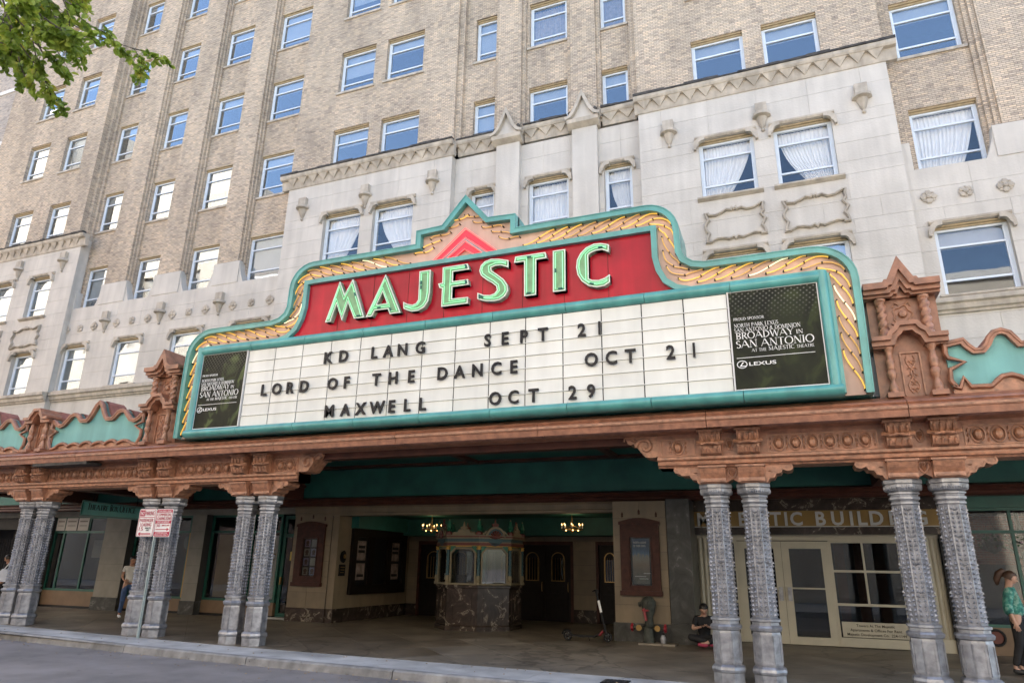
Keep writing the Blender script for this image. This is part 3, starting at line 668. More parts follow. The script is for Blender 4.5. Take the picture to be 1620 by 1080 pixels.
for a, b in ((-32.3, -30.5), (-34.9, -33.1)): wavy_panel(a, b, 10.78, 11.8, PROJ)
# string course above the canopy
for x0, x1, y in ((-37.3, -29.1, PROJ), (-29.1, -17.48, PST), (-17.48, -10.2, PROJ), (-10.2, -3.4, PMID), (-3.4, 3.87, PROJ), (3.87, 16, PST)):
    z = 8.25
    part('string_course', MB().prism([(y+.05, z-.1), (y-.06, z-.06), (y-.07, z), (y-.13, z+.03), (y-.15, z+.16), (y-.22, z+.2), (y-.22, z+.32), (y+.05, z+.36)], x0, x1, 'x'), STONE_O, bld)
# the stone slabs: the 280 that show largest as parts, the rest joined
cp = Vector((0, -19.88, 1.8)); ASH.sort(key=lambda b: -((b[1]-b[0])*(b[5]-b[4])*(1 if (b[5] > 7.5) else .1))/((Vector(((b[0]+b[1])/2, b[2], (b[4]+b[5])/2))-cp).length**2.6))
for b in ASH[:290]: block('stone_block', bld, STONE, *b)
mb = MB()
for b in ASH[290:]: mb.box(*b)
if mb.v: part('stone_blocks', mb, STONE, bld, stuff=True)

# neighbouring building to the left
nb = thing('neighbouring_building', 'plain grey buff building with thin white bands at the far left edge', 'building', (-48, 6, 0))
wall('wall', nb, NEIGH, -75, -37.45, 0, 40, -.35, .3); part('side_wall', MB().box(-75, -37.45, .3, 24, 0, 40), NEIGH, nb)
for z in (12.4, 16.0, 19.6, 22.95, 26.45, 30.0, 33.6): part('stone_band', MB().box(-75, -37.45, -.40, -.34, z, z+.22), WHITE_ST, nb)

# buildings across the street, behind the camera: seen mirrored in the panes, lit by the sun
def tower(name, label, x0, x1, z1, m, yf=-27.0, bay=5.6, fl=5.6, inset=.25):
    t = thing(name, label, 'building', ((x0+x1)/2, yf-6, 0))
    ops = []; n = int((x1-x0)/bay); pane = MB()
    for i in range(n):
        for j in range(int((z1-5)/fl)):
            a = x0+(i+.5)*(x1-x0)/n-.6; b = 5+j*fl; ops.append((a, a+1.2, b, b+2.1))
    wall('wall', t, m, x0, x1, 0, z1, yf-.4, yf, ops)
    part('wall_core', MB().box(x0+.05, x1-.05, yf-12, yf-.5, 0, z1-.2), m, t)
    for o in ops: pane.box(o[0], o[1], yf-.3, yf-.27, o[2], o[3])
    part('panes', pane, TPANE, t, stuff=True)
    part('parapet', MB().box(x0-.1, x1+.1, yf-.5, yf+.2, z1, z1+.6), WHITE_ST, t)
    return t
TPANE = mat('tower_pane', (.34, .31, .27), .3)
CREAMW = mat('cream_wall', (0.55, 0.49, 0.41), 0.85, var=0.08, scale=.6)
PINKW = mat('pinkish_brick_wall', (0.50, 0.36, 0.28), 0.85, var=0.1, scale=.6)
tower('opposite_building', 'cream high building mirrored in the left windows', -75, -50, 41, CREAMW)
tower('opposite_building', 'lower pinkish brick building mirrored in the windows beside the stone base', -49.8, -38, 27, PINKW)
tower('opposite_building', 'low buff building behind the camera', -35.8, -8, 21, CREAMW)
tower('opposite_building', 'low cream building behind the camera to the right', -7.8, 30, 19, CREAMW)
tower('opposite_building', 'tall cream building far along the street mirrored in the leftmost windows', -120, -75.2, 54, CREAMW)

# ================================================================== COLUMNS
oct_ = lambda r: r/math.cos(PI/8)
cm = {}
def oct_lathe(prof, n=8): return MB().lathe([(oct_(r), z) for r, z in prof], (0, 0, 0), n, PI/8)
cm['base'] = oct_lathe([(.27, -.12), (.27, .17)]).mesh('base', SILVER)
cm['base_ring'] = oct_lathe([(.25, .17), (.285, .18), (.295, .22), (.285, .265), (.25, .30)]).mesh('base_ring', SILVER)
pm = oct_lathe([(.235, .30), (.24, .33), (.24, .82), (.235, .86)])
for k in range(8):            # raised frame on each face of the pedestal
    a = PI/8*2*k; M = Matrix.Rotation(a, 4, 'Z'); w = .24*math.tan(PI/8)
    f = MB(); y = -.24
    f.box(-w+.012, -w+.03, y-.012, y+.01, .34, .81); f.box(w-.03, w-.012, y-.012, y+.01, .34, .81)
    f.box(-w+.03, w-.03, y-.012, y+.01, .34, .37); f.box(-w+.03, w-.03, y-.012, y+.01, .78, .81); f.xf(M); pm.add(f.v, f.f)
cm['pedestal'] = pm.mesh('pedestal', SILVER)
cm['collar'] = oct_lathe([(.235, .86), (.27, .88), (.285, .93), (.265, .955), (.235, .97), (.235, 1.02), (.262, 1.035), (.262, 1.07), (.215, 1.09)]).mesh('collar', SILVER)
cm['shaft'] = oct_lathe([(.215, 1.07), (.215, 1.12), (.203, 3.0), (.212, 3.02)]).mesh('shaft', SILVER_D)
rm = MB(); rows = 25
for k in range(8):
    M = Matrix.Rotation(PI/4*k, 4, 'Z')
    f = MB()
    for j in range(rows):
        z = 1.13+j*(1.86/rows); ap = lerp(.214, .203, j/rows); w = ap*math.tan(PI/8)
        big = (j % 6 == 5)
        for s in (-1, 1):
            cx = s*w*.47; y = -ap+.002; lw = w*.36; hh = .034 if not big else .04
            f.add([(cx-lw, y, z+.006-s*.012), (cx, y, z-.018), (cx+lw, y, z+.006+s*.012), (cx, y, z+hh+.012), (cx+s*lw*.2, y-(.034 if not big else .046), z+.012)],
                  [(0, 1, 4), (1, 2, 4), (2, 3, 4), (3, 0, 4)])
        if big:
            f.add([(-w*.2, -ap, z+.05), (w*.2, -ap, z+.05), (0, -ap, z+.11), (0, -ap-.05, z+.07)], [(0, 1, 3), (1, 2, 3), (2, 0, 3)])
    f.box(-w*.05, w*.05, -ap-.006, -ap+.01, 1.12, 2.98)
    f.box(-w-.008, -w+.008, -.214, -.19, 1.12, 3.0)
    f.xf(M); rm.add(f.v, f.f)
cm['shaft_relief'] = rm.mesh('shaft_relief', SILVER)
cm['neck_ring'] = oct_lathe([(.20, 3.0), (.225, 3.02), (.225, 3.05), (.205, 3.06), (.215, 3.08), (.24, 3.10), (.24, 3.14), (.215, 3.155), (.22, 3.18), (.245, 3.19), (.245, 3.215), (.225, 3.225)]).mesh('neck_ring', SILVER)
kb = oct_lathe([(.225, 3.225), (.27, 3.25), (.30, 3.30), (.30, 3.345), (.285, 3.36), (.31, 3.37), (.31, 3.43), (.28, 3.45)])
for k in range(48):
    a = 2*PI*k/48; kb.lathe([(0, 3.25), (.016, 3.28), (.018, 3.32), (0, 3.345)], (.298*math.cos(a), .298*math.sin(a), 0), 4)
cm['capital'] = kb.mesh('capital', SILVER)
col_lab = ['leftmost silver column at the left edge of the photo', 'second silver column from the left, right one of the leftmost pair',
 'silver column just left of the parking sign post', 'silver column just right of the parking sign post', 'left silver column of the pair at the left end of the theatre sign, right of the parking sign',
 'right silver column of the pair nearest the left side of the theatre opening', 'silver column beside the seated woman, left of the building doors', 'silver column standing in front of the left leaf of the cream double doors',
 'silver column in front of the right end of the cream door window, left one of the rightmost pair', 'rightmost silver column beside the woman in the green blouse']
KX = [-21.36, -20.65, -16.36, -15.65, -13.12, -12.41, -1.36, -.65, 1.93, 2.65]
CY = -5.37
for i, x in enumerate(KX):
    t = thing('column', col_lab[i], 'column', (x, CY, gz(x, CY)), 'silver painted relief columns in pairs')
    base_h = gz(x, CY); sc_ = (3.45-base_h)/3.45
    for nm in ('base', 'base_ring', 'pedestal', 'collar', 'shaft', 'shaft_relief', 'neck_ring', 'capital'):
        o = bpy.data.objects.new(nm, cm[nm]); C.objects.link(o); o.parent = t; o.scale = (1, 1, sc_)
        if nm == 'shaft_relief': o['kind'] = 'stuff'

# ================================================================== CANOPY (arcade roof with its parapet)
cpy = thing('arcade_canopy', 'terracotta coloured arcade canopy with carved frieze, teal parapet and small turrets over the pavement', 'canopy', (-8, -3, 3.5))
FY = -5.72
XL, XR = -29.0, 9.0; LE, RS = -11.35, -2.42     # the frieze stops short of the wide theatre bay
def seg(a, b, n):
    return [(a+(b-a)*i/n+.006, a+(b-a)*(i+1)/n-.006) for i in range(n)]
for a, b in seg(XL, XR, 11):
    part('cornice', MB().prism([(-5.2, 4.43), (FY-.02, 4.43), (-5.9, 4.47), (-5.95, 4.52), (-6.16, 4.52), (-6.2, 4.46), (-6.29, 4.44), (-6.31, 4.56), (-6.33, 4.57), (-6.33, 4.64), (-6.28, 4.67), (-6.30, 4.70), (-6.26, 4.74), (-6.1, 4.79), (-5.98, 4.86), (-5.2, 4.9)], a, b, 'x'), COPPER, cpy)
for a, b in seg(XL, XR, 11): part('cornice_fillet', MB().box(a, b, -6.345, -6.325, 4.585, 4.625), COPPER_L, cpy)
for a, b in ((XL, LE), (RS, XR)):
    part('frieze', MB().box(a, b, FY, FY+.5, 3.95, 4.43), COPPER, cpy)
    part('architrave', MB().prism([(FY+.5, 3.76), (FY+.03, 3.76), (FY+.01, 3.79), (FY-.05, 3.81), (FY-.03, 3.85), (FY-.03, 3.88), (FY-.1, 3.91), (FY-.1, 3.96), (FY+.5, 3.97)], a, b, 'x'), COPPER_L, cpy)
# beams running back to the building, ceiling, beam over the theatre bay
for x in (-26.0, -21.0, -16.0, 2.29, 7.3):
    part('cross_beam', MB().box(x-.32, x+.32, FY+.5, .1, 3.9, 4.45).box(x-.38, x+.38, FY+.5, .1, 4.3, 4.4), BROWN_D, cpy)
part('ceiling', MB().box(XL, XR, -5.3, .15, 4.95, 5.05), GREEN_D, cpy)
part('front_beam', MB().box(LE-.2, RS+.2, -5.6, -5.3, 4.28, 4.44), BROWN_D, cpy); part('rear_beam', MB().box(XL, XR, -.25, .12, 4.88, 4.95), BROWN_D, cpy)
for x in (-9.0, -4.6): part('ceiling_beam', MB().box(x-.1, x+.1, -5.3, -.25, 4.85, 4.95), BROWN_D, cpy)
# consoles over each column, capital blocks and scrolled brackets
con = MB()
con.prism([(0, .45), (-.26, .45), (-.27, .38), (-.25, .30), (-.2, .25), (-.23, .2), (-.24, .12), (-.2, .04), (-.1, 0), (0, 0)], -.2, .2, 'x')
for dx in (-.15, -.05, .05, .15):
    con.tube([(dx, -.24, .44), (dx, -.285, .38), (dx, -.265, .30), (dx, -.22, .26)], .032, 6); con.tube([(dx, -.2, .19), (dx, -.26, .13), (dx, -.22, .05)], .026, 6)
con.tube([(-.25, -.2, .26), (-.15, -.29, .225), (0, -.31, .215), (.15, -.29, .225), (.25, -.2, .26)], .036, 7)
con.box(-.24, .24, -.3, 0, .45, .49); con_me = con.mesh('console', COPPER_L, 40)
blk = MB().prism([(.55, 0), (-.02, 0), (-.05, .02), (-.04, .10), (-.10, .2), (-.13, .28), (-.13, .34), (.55, .34)], -.24, .24, 'x').box(-.27, .27, -.17, .5, .30, .335)
blk.box(-.2, .2, -.09, -.05, .03, .06); blk_me = blk.mesh('capital_block', COPPER_L)
side = [(0, 0), (.05, 0), (.09, .07), (.17, .08), (.22, .16), (.30, .17), (.34, .23), (.42, .20), (.50, .22), (.53, .28), (.50, .34), (0, .34)]
brk_me = MB().prism(side, -.02, .42).ribbon(offset(side[1:11], -.03), .025, -.04, -.015).lathe([(0, -.03), (.05, 0)], (.1, 0, .22), 8).mesh('scrolled_bracket', COPPER_L)
orn = MB(); orn.tube([(0.13*math.cos(a)*(.8 if math.sin(a) < 0 else 1), 0, .15*math.sin(a)) for a in [2*PI*i/14 for i in range(14)]], .016, 5, True)
for a in (50, 70, 90, 110, 130): orn.tube([(0, 0, -.1), (.07*math.cos(R(a))*1.2, -.01, -.02), (.11*math.cos(R(a)), 0, .1*math.sin(R(a)))], .012, 4)
orn_me = orn.mesh('shell_ornament', COPPER_L, 50)
for i, x in enumerate(KX):
    inst('console', con_me, cpy, (x, FY+.02, 3.96)); inst('capital_block', blk_me, cpy, (x, FY+.02, 3.435))
    if i % 2: inst('scrolled_bracket', brk_me, cpy, (x+.24, FY+.06, 3.435))
    else:
        inst('scrolled_bracket', brk_me, cpy, (x-.24, FY+.06, 3.435), (-1, 1, 1))
        xm = x+.355
        part('bracket_infill', MB().prism([(xm-.12, 3.44), (xm-.09, 3.47), (xm, 3.52), (xm+.09, 3.47), (xm+.12, 3.44), (xm+.12, 3.77), (xm-.12, 3.77)], FY+.08, FY+.45), COPPER, cpy)
        inst('shell_ornament', orn_me, cpy, (xm, FY+.075, 3.64), (.75, 1, .75)); inst('shell_ornament', orn_me, cpy, (xm, FY-.005, 4.19), (.6, 1, .8))
# egg ornaments along the frieze
ov = MB().lathe([(.0, -.075), (.05, -.07), (.075, -.03), (.08, .01)], (0, 0, 0), 12, sy=1.3)
ov.v = [(a, c, b) for a, b, c in ov.v]
ov.tube([(.105*math.cos(a), -.012, .14*math.sin(a)) for a in [2*PI*i/16 for i in range(16)]], .014, 5, True)
for s in (-1, 1):
    for dz in (-.09, 0, .09): ov.tube([(s*.145, -.005, dz-.03), (s*.155, -.02, dz), (s*.145, -.005, dz+.03)], .013, 4)
egg_me = ov.mesh('egg_ornament', COPPER_L, 50)
def eggs(a, b):
    n = int((b-a)/.29); p = (b-a)/n
    for i in range(n): inst('egg_ornament', egg_me, cpy, (a+(i+.5)*p, FY-.004, 4.16))
    f = [(a-.04, 4.0), (b+.04, 4.0), (b+.04, 4.32), (a-.04, 4.32)]
    part('frieze_border', MB().ribbon(f, .018, FY-.018, FY+.01, True), COPPER_L, cpy)
for a, b in ((-26.3, -21.72), (-20.3, -16.72), (-15.3, -13.48), (-12.05, -11.45), (-2.3, -1.72), (-.25, 1.55), (3.03, 7.6)): eggs(a, b)
# big scrolls where the frieze ends at the theatre bay
def volute(cx, cz, s):
    pts = [(cx+s*(.19*(1-i/30))*math.cos(.5*i*.48), FY-.03, cz+(.19*(1-i/30))*math.sin(.5*i*.48)) for i in range(27)]
    mb = MB().tube(pts, .035, 6)
    body = [(0, .22), (.0, -.2), (.1, -.22), (.26, -.2), (.36, -.08), (.42, .0), (.5, .08), (.56, .06), (.62, .1), (.66, .2), (.60, .27), (.5, .24), (.45, .22)]
    mb.prism([(cx-s*.25+s*a, cz+b) for a, b in body][::s], FY, FY+.5)
    mb.tube([(cx+s*.2, FY-.02, cz+.12), (cx+s*.3, FY-.03, cz+.18), (cx+s*.42, FY-.02, cz+.2), (cx+s*.44, FY-.01, cz+.13)], .028, 5)
    part('volute', mb, COPPER_L, cpy, 45)
volute(-11.1, 4.2, 1); volute(-2.67, 4.2, -1)
part('lower_step', MB().prism([(LE, 3.97), (LE, 3.76), (LE-.45, 3.76), (LE-.45, 3.6), (LE-.75, 3.6), (LE-.75, 3.77), (LE-.9, 3.97)], FY+.03, FY+.5), COPPER_L, cpy)
part('lower_step', MB().prism([(RS, 3.97), (RS, 3.76), (RS+.3, 3.76), (RS+.45, 3.6), (RS+.6, 3.6), (RS+.6, 3.97)], FY+.03, FY+.5), COPPER_L, cpy)
# air-conditioning box on the cornice soffit, left
part('soffit_grille', MB().box(-20.4, -18.2, -6.28, -5.8, 4.36, 4.44), FLASH, cpy)

# parapet: teal panels framed by rolled mouldings
PY = -5.95
def parapet(top, bot, left=None, right=None, roof=None):
    poly = top + bot[::-1]
    part('teal_panel', MB().prism(poly, PY+.04, PY+.12), TEAL_P, cpy)
    rid = [(p[0], PY-.02, p[1]) for p in top]
    part('top_moulding', MB().ribbon(top, .10, PY-.06, PY+.16, side=1).tube([(p[0], PY-.04, p[1]-.03) for p in top], .042, 6), COPPER, cpy, 50)
    # tiled coping running back from the moulding
    vs = [(p[0], PY+.16, p[1]+.02) for p in top] + [(p[0], PY+.75, p[1]+.02) for p in top]; n = len(top)
    vs += [(p[0], PY+.16, p[1]-.1) for p in top] + [(p[0], PY+.75, p[1]-.1) for p in top]
    part('tiled_coping', MB().add(vs, [(i, i+1, n+i+1, n+i) for i in range(n-1)] + [(2*n+i, 3*n+i, 3*n+i+1, 2*n+i+1) for i in range(n-1)] + [(n+i, n+i+1, 3*n+i+1, 3*n+i) for i in range(n-1)]), ROOFT, cpy)
    part('foot_moulding', MB().tube([(p[0], PY-.03, p[1]) for p in bot], .045, 6), COPPER, cpy, 50)
    part('foot_panel', MB().prism([(bot[0][0], 4.82), (bot[-1][0], 4.82)] + [(p[0], p[1]) for p in bot[::-1]], PY, PY+.1), COPPER_L, cpy)
    for q in (left, right):
        if q: part('side_moulding', MB().tube([(p[0], PY-.03, p[1]) for p in q], .045, 6), COPPER, cpy, 50)
c = -18.52
half = [(0, 6.26), (.12, 6.17), (.26, 5.92), (.36, 5.78), (.42, 5.73), (.62, 5.73), (.70, 5.80), (.82, 5.92), (.98, 5.95), (1.12, 5.90), (1.24, 5.78), (1.36, 5.66), (1.5, 5.62), (1.64, 5.68), (1.72, 5.76), (1.80, 5.79)]
def symtop(c, sc_=1.0): return [(c-a*sc_, b) for a, b in half[::-1]] + [(c+a*sc_, b) for a, b in half[1:]]
def scal(x0, x1, n):
    out = [(x0, 4.9), (x0+.12, 4.9)]
    pts = 8*n
    for i in range(pts+1):
        t = i/pts; out.append((lerp(x0+.3, x1-.3, t), 4.95+.10*abs(math.sin(PI*n*t))**.7*(1 if int(n*t) % 2 == 0 else .75)))
    return out + [(x1-.12, 4.9), (x1, 4.9)]
left_m = [(-20.36, 5.75), (-20.36, 5.52), (-20.1, 5.42), (-20.36, 5.28), (-20.36, 5.1), (-20.25, 4.9)]
parapet(symtop(c), scal(-20.32, -16.72, 6), left_m, [(2*c-a-.0, b) for a, b in left_m])
c2 = -23.3
parapet(symtop(c2), scal(-25.1, -21.5, 6), None, [(2*c2-a+.04, b) for a, b in [(-25.1+(p[0]+20.36), p[1]) for p in left_m]])
rt = [(2.86, 5.60), (2.88, 5.82), (3.18, 5.87), (3.24, 5.76), (3.33, 5.66), (3.43, 5.66), (3.50, 5.74), (3.56, 5.86), (3.65, 5.96), (3.78, 5.99), (3.90, 5.93), (3.98, 5.80), (4.03, 5.72), (4.2, 5.72), (4.3, 5.85), (4.5, 6.1), (4.62, 6.26)]
rt = rt[1:] + [(9.24-a, b) for a, b in rt[1:-1][::-1]]
rb = [(2.9, 5.0), (3.0, 4.95), (3.08, 5.14), (3.17, 4.97), (3.48, 4.96), (3.56, 5.04), (3.66, 5.12), (3.8, 5.14), (3.92, 5.09), (4.05, 5.0), (4.3, 4.96), (6.2, 4.96), (6.35, 5.0)]
rl = [(2.88, 5.82), (2.87, 5.60), (2.9, 5.52), (3.14, 5.42), (2.9, 5.30), (2.88, 5.1), (2.95, 4.98)]
parapet(rt, rb, rl)
# turrets
def spiral_col(cx, y, z0, z1, r, turns=5):
    n, m = 12, 40; vs = []
    for j in range(m+1):
        t = j/m; z = lerp(z0, z1, t)
        for i in range(n):
            a = 2*PI*i/n; rr = r*(1+.22*math.cos(3*(a) - 2*PI*turns*t)) if .05 < t < .95 else r*1.25; vs.append((cx+rr*math.cos(a), y+rr*math.sin(a), z))
    return MB().add(vs, [(j*n+i, j*n+(i+1) % n, (j+1)*n+(i+1) % n, (j+1)*n+i) for j in range(m) for i in range(n)])
def hood(cx, w, z0, pts, tw, y0=PY-.24, y1=PY+.5):
    mb = MB().prism([(cx+a, b) for a, b in pts], y0+.14, y1)
    up = [(cx+a, b) for a, b in tw]
    mb.ribbon(up, .11, y0, y1, side=1).ribbon(offset(up, .05), .10, y0+.06, y0+.14, side=1); return mb
def turret(cx, tall, name='turret'):
    hw = .58 if tall else .50
    ztop = 6.8 if tall else 5.85
    t = part(name, MB().box(cx-hw, cx+hw, PY+.1, PY+.45, 4.85, ztop), COPPER, cpy)
    bal = [(.10, 0), (.10, .05), (.075, .07), (.085, .12), (.05, .22), (.04, .28), (.075, .34), (.085, .42), (.06, .47), (.075, .50), (.07, .56), (.085, .62), (.06, .68), (.05, .78), (.07, .84), (.09, .88), (.09, .92)]
    bx = .35 if tall else .30
    for s in (-1, 1):
        part('baluster', MB().lathe(bal, (cx+s*bx, PY-.03, 4.9), 10), COPPER_L, t, 50)
        part('plinth', MB().box(cx+s*bx-.13, cx+s*bx+.13, PY-.16, PY+.1, 4.84, 4.93), COPPER, t)
    part('panel_frame', MB().ribbon([(cx-.17, 4.9), (cx-.17, 5.72), (cx+.17, 5.72), (cx+.17, 4.9)], .025, PY+.06, PY+.11), COPPER_L, t)
    sc2 = MB()
    for s in (-1, 1):
        sc2.tube([(cx+s*(.03+.06*math.sin(q*.9)*(1 if q < 7 else .8)), PY+.09, 4.95+q*.07) for q in range(11)], .014, 5)
        for q in range(5): sc2.tube([(cx+s*(.04+.035*math.cos(k*.9)), PY+.085, 5.0+q*.13+.035*math.sin(k*.9)) for k in range(6)], .011, 4)
    part('floral_relief', sc2, COPPER_L, t, 50)
    # middle hood
    k = 1.0 if tall else .86
    st = [(-.62*k, 5.98), (-.36*k, 5.98), (-.33*k, 6.06), (-.24*k, 6.13), (-.17*k, 6.24), (.17*k, 6.24), (.24*k, 6.13), (.33*k, 6.06), (.36*k, 5.98), (.62*k, 5.98)]
    if not tall: st = [(a, b-.1) for a, b in st]
    o = [(cx+a, b) for a, b in st]
    part('hood', MB().ribbon(o, .08, PY-.24, PY+.5).ribbon(offset(o, .05), .12, PY-.17, PY+.4), COPPER, t)
    cap = MB().box(cx-.60*k, cx-.30*k, PY-.1, PY+.45, 5.78 if tall else 5.70, 5.86).box(cx+.30*k, cx+.60*k, PY-.1, PY+.45, 5.78 if tall else 5.70, 5.86)
    part('impost', cap, COPPER, t)
    vs = [(p[0], PY+.4, p[1]+.01) for p in o] + [(p[0], PY+.95, p[1]+.01) for p in o]; n = len(o)
    if not tall:
        part('hood_roof', MB().add(vs+[(v[0], v[1], v[2]-.1) for v in vs], [(i, i+1, n+i+1, n+i) for i in range(n-1)]+[(2*n+i, 3*n+i, 3*n+i+1, 2*n+i+1) for i in range(n-1)]), ROOFT, t)
        return
    for s in (-1, 1): part('spiral_column', spiral_col(cx+s*.36, PY-.02, 6.02, 6.76, .078), COPPER_L, t, 60)
    car = MB().lathe([(.0, -.07), (.06, -.055), (.085, 0)], (0, 0, 0), 10); car.v = [(cx+a, PY+.1+c_, 6.47+b) for a, b, c_ in car.v]
    car.tube([(cx+(.15+.025*math.cos(5*a))*math.cos(a), PY+.09, 6.46+(.17+.02*math.cos(5*a))*math.sin(a)) for a in [2*PI*i/26 for i in range(26)]], .02, 5, True)
    for s in (-1, 1): car.tube([(cx+s*.05, PY+.09, 6.66), (cx+s*.12, PY+.08, 6.7), (cx+s*.15, PY+.09, 6.62)], .016, 5).tube([(cx+s*.06, PY+.09, 6.28), (cx+s*.14, PY+.08, 6.25), (cx+s*.2, PY+.09, 6.3)], .016, 5)
    part('cartouche', car, COPPER_L, t, 50)
    top = [(-.64, 7.03), (-.30, 7.03), (-.27, 7.08), (-.22, 7.08), (0, 7.53), (.22, 7.08), (.27, 7.08), (.30, 7.03), (.64, 7.03)]
    o = [(cx+a, b) for a, b in top]
    part('gable_hood', MB().ribbon(o, .12, PY-.26, PY+.5).ribbon(offset(o, .08), .12, PY-.18, PY+.45).ribbon(offset(o, .2), .05, PY-.1, PY+.4), COPPER, t)
    part('gable_infill', MB().prism([(cx-.5, 6.78), (cx+.5, 6.78), (cx+.5, 6.86), (cx+.2, 6.88), (cx, 7.3), (cx-.2, 6.88), (cx-.5, 6.86)], PY+.02, PY+.45), COPPER, t)
    vs = [(p[0], PY+.5, p[1]) for p in o] + [(p[0], PY+1.1, p[1]) for p in o]; n = len(o)
    part('gable_roof', MB().add(vs+[(v[0], v[1], v[2]-.1) for v in vs], [(i, i+1, n+i+1, n+i) for i in range(n-1)]+[(2*n+i, 3*n+i, 3*n+i+1, 2*n+i+1) for i in range(n-1)]), ROOFT, t)
    part('rear_post', MB().box(cx-hw, cx+hw, PY+.45, PY+1.0, 4.85, 6.85), COPPER, t)
turret(-20.92, False); turret(-16.1, True); turret(2.32, True)

# ================================================================== THEATRE SIGN
SY = -6.3
sg = thing('theatre_sign', 'large illuminated theatre marquee sign with teal frame, yellow neon rope and green MAJESTIC letters', 'sign', (-6.7, SY+.4, 4.9))
CX = -6.71
right = [(8.31, 4.9), (8.34, 6.49), (8.34, 7.12)] + arc(7.56, 7.14, .78, .74, 0, 90, 8)[1:] + [(7.0, 7.88), (5.55, 7.88)] + \
        [(5.32, 7.93), (5.16, 8.05), (5.09, 8.22), (5.08, 8.68)] + arc(4.38, 8.70, .70, .70, 0, 90, 7)[1:] + [(3.9, 9.40), (1.33, 9.40), (1.33, 9.77), (.62, 9.80), (.0, 10.53)]
outer = [(CX-a, b) for a, b in right] + [(CX+a, b) for a, b in right[:-1][::-1]]
inner_r = [(7.86, 4.92), (7.86, 6.9), (7.83, 7.28), (7.7, 7.37), (5.25, 7.36), (4.98, 7.44), (4.78, 7.6), (4.66, 7.85), (4.60, 8.15), (4.60, 8.88)]
band_in = [(CX-a, b) for a, b in inner_r] + [(CX+a, b) for a, b in inner_r[::-1]]
part('sign_body', MB().prism(outer, SY+.12, SY+1.0), TEAL, sg)
oi = offset(outer, .125)
part('channel_face', MB().prism(offset(outer, .06), SY+.10, SY+.125), PEACH, sg)
part('outer_frame', MB().ribbon(outer, .13, SY-.06, SY+.2), TEAL, sg)
part('frame_trim', MB().ribbon([(p[0], p[1]) for p in outer], .02, SY-.075, SY-.055), TEAL, sg)
# seams in the sheet metal frame
sm = MB()
for x in (-14.9, -11.3, -9.55, -8.3, -6.85, -5.3, -3.88, -2.3): pass
red_poly = [(CX-4.5, 8.76), (CX-4.52, 8.10), (CX-4.6, 7.85), (CX-4.75, 7.6), (CX-4.95, 7.42), (CX-5.1, 7.36), (CX+5.0, 7.36), (CX+4.88, 7.42), (CX+4.72, 7.6), (CX+4.58, 7.85), (CX+4.50, 8.10), (CX+4.5, 8.76)]
part('red_face', MB().prism(red_poly, SY+.03, SY+.12), RED, sg)
rj = MB()
for i in range(1, 9): rj.box(CX-4.5+i-.004, CX-4.5+i+.004, SY+.024, SY+.031, 7.36, 8.76)
part('red_face_seams', rj, WOOD, sg)
part('inner_frame', MB().ribbon(band_in, .12, SY-.08, SY+.14), TEAL, sg)
# rolled frame round the letter board
part('board_backing', MB().box(CX-7.74, CX+7.74, SY+.02, SY+.13, 4.95, 7.3), TEAL, sg)
zt = 7.24
for a, b in seg(-14.5, 1.02, 9): part('top_tube', MB().prism([(SY+.1, zt+.11)]+[(SY-.02-.11*math.cos(R(q)), zt+.12*math.sin(R(q))) for q in (80, 50, 20, 0, -20, -50, -80)]+[(SY+.1, zt-.11)], a, b, 'x'), TEAL, sg, 40)
for a, b in seg(-14.6, 1.12, 9): part('bottom_tube', MB().prism([(SY+.12, 5.10)]+[(SY-.02-.17*math.cos(R(q)), 4.985+.12*math.sin(R(q))) for q in (80, 50, 20, 0, -20, -50, -80)]+[(SY+.12, 4.87)], a, b, 'x'), TEAL, sg, 40)
for x in (-14.51, 1.0): part('side_tube', MB().prism([(x-.10, SY+.1)]+[(x-.10*math.cos(R(q)), SY-.02-.13*math.sin(R(q))) for q in (0, 30, 60, 90, 120, 150, 180)]+[(x+.10, SY+.1)], 4.95, 7.34, 'z'), TEAL, sg, 40)
# changeable letter board: each translucent panel is a piece
rowz = [5.09, 5.37, 5.66, 5.94, 6.23, 6.52, 6.81, 7.12]; X0, X1, NC = -12.87, -.79, 14
part('board_grid', MB().box(X0, X1, SY-.012, SY+.03, 5.08, 7.13), BLACK, sg)
for i in range(NC):
    for j in range(7):
        a = X0+(X1-X0)*i/NC; b = X0+(X1-X0)*(i+1)/NC
        gx = .012
        block('letter_panel', sg, CREAM, a+gx, b-gx, SY-.028, SY-.008, rowz[j]+.010, rowz[j+1]-.010)
for z in rowz[1:-1]: part('letter_rail', MB().box(X0, X1, SY-.05, SY-.03, z-.006, z+.006), CREAM, sg)
def board_row(z, items):
    for ch, xc in items:
        me = text_mesh(ch, .40, .035, BLACKL, .009); xs = [v.co.x for v in me.vertices]; zs = [v.co.z for v in me.vertices]
        w = max(xs)-min(xs); k = .298/(max(zs)-min(zs)); kx = {'I': .8, '1': .8}.get(ch, .92)
        for v in me.vertices: v.co.x = (v.co.x-(max(xs)+min(xs))/2)*k*kx; v.co.z = (v.co.z-min(zs))*k
        o = inst('board_letter', me, sg, (xc, SY-.075, z))
board_row(6.52, list(zip('KDLANGSEPT21', [-10.3, -9.85, -8.97, -8.59, -8.2, -7.72, -6.0, -5.57, -5.12, -4.68, -3.80, -3.41])))
board_row(5.84, list(zip('LORDOFTHEDANCEOCT21', [-12.18, -11.78, -11.36, -10.94, -10.1, -9.69, -8.86, -8.4, -7.91, -7.1, -6.67, -6.23, -5.77, -5.35, -3.6, -3.17, -2.77, -1.95, -1.49])))
board_row(5.16, list(zip('MAXWELLOCT29', [-10.12, -9.66, -9.23, -8.78, -8.38, -7.97, -7.57, -5.78, -5.35, -4.89, -4.02, -3.62])))
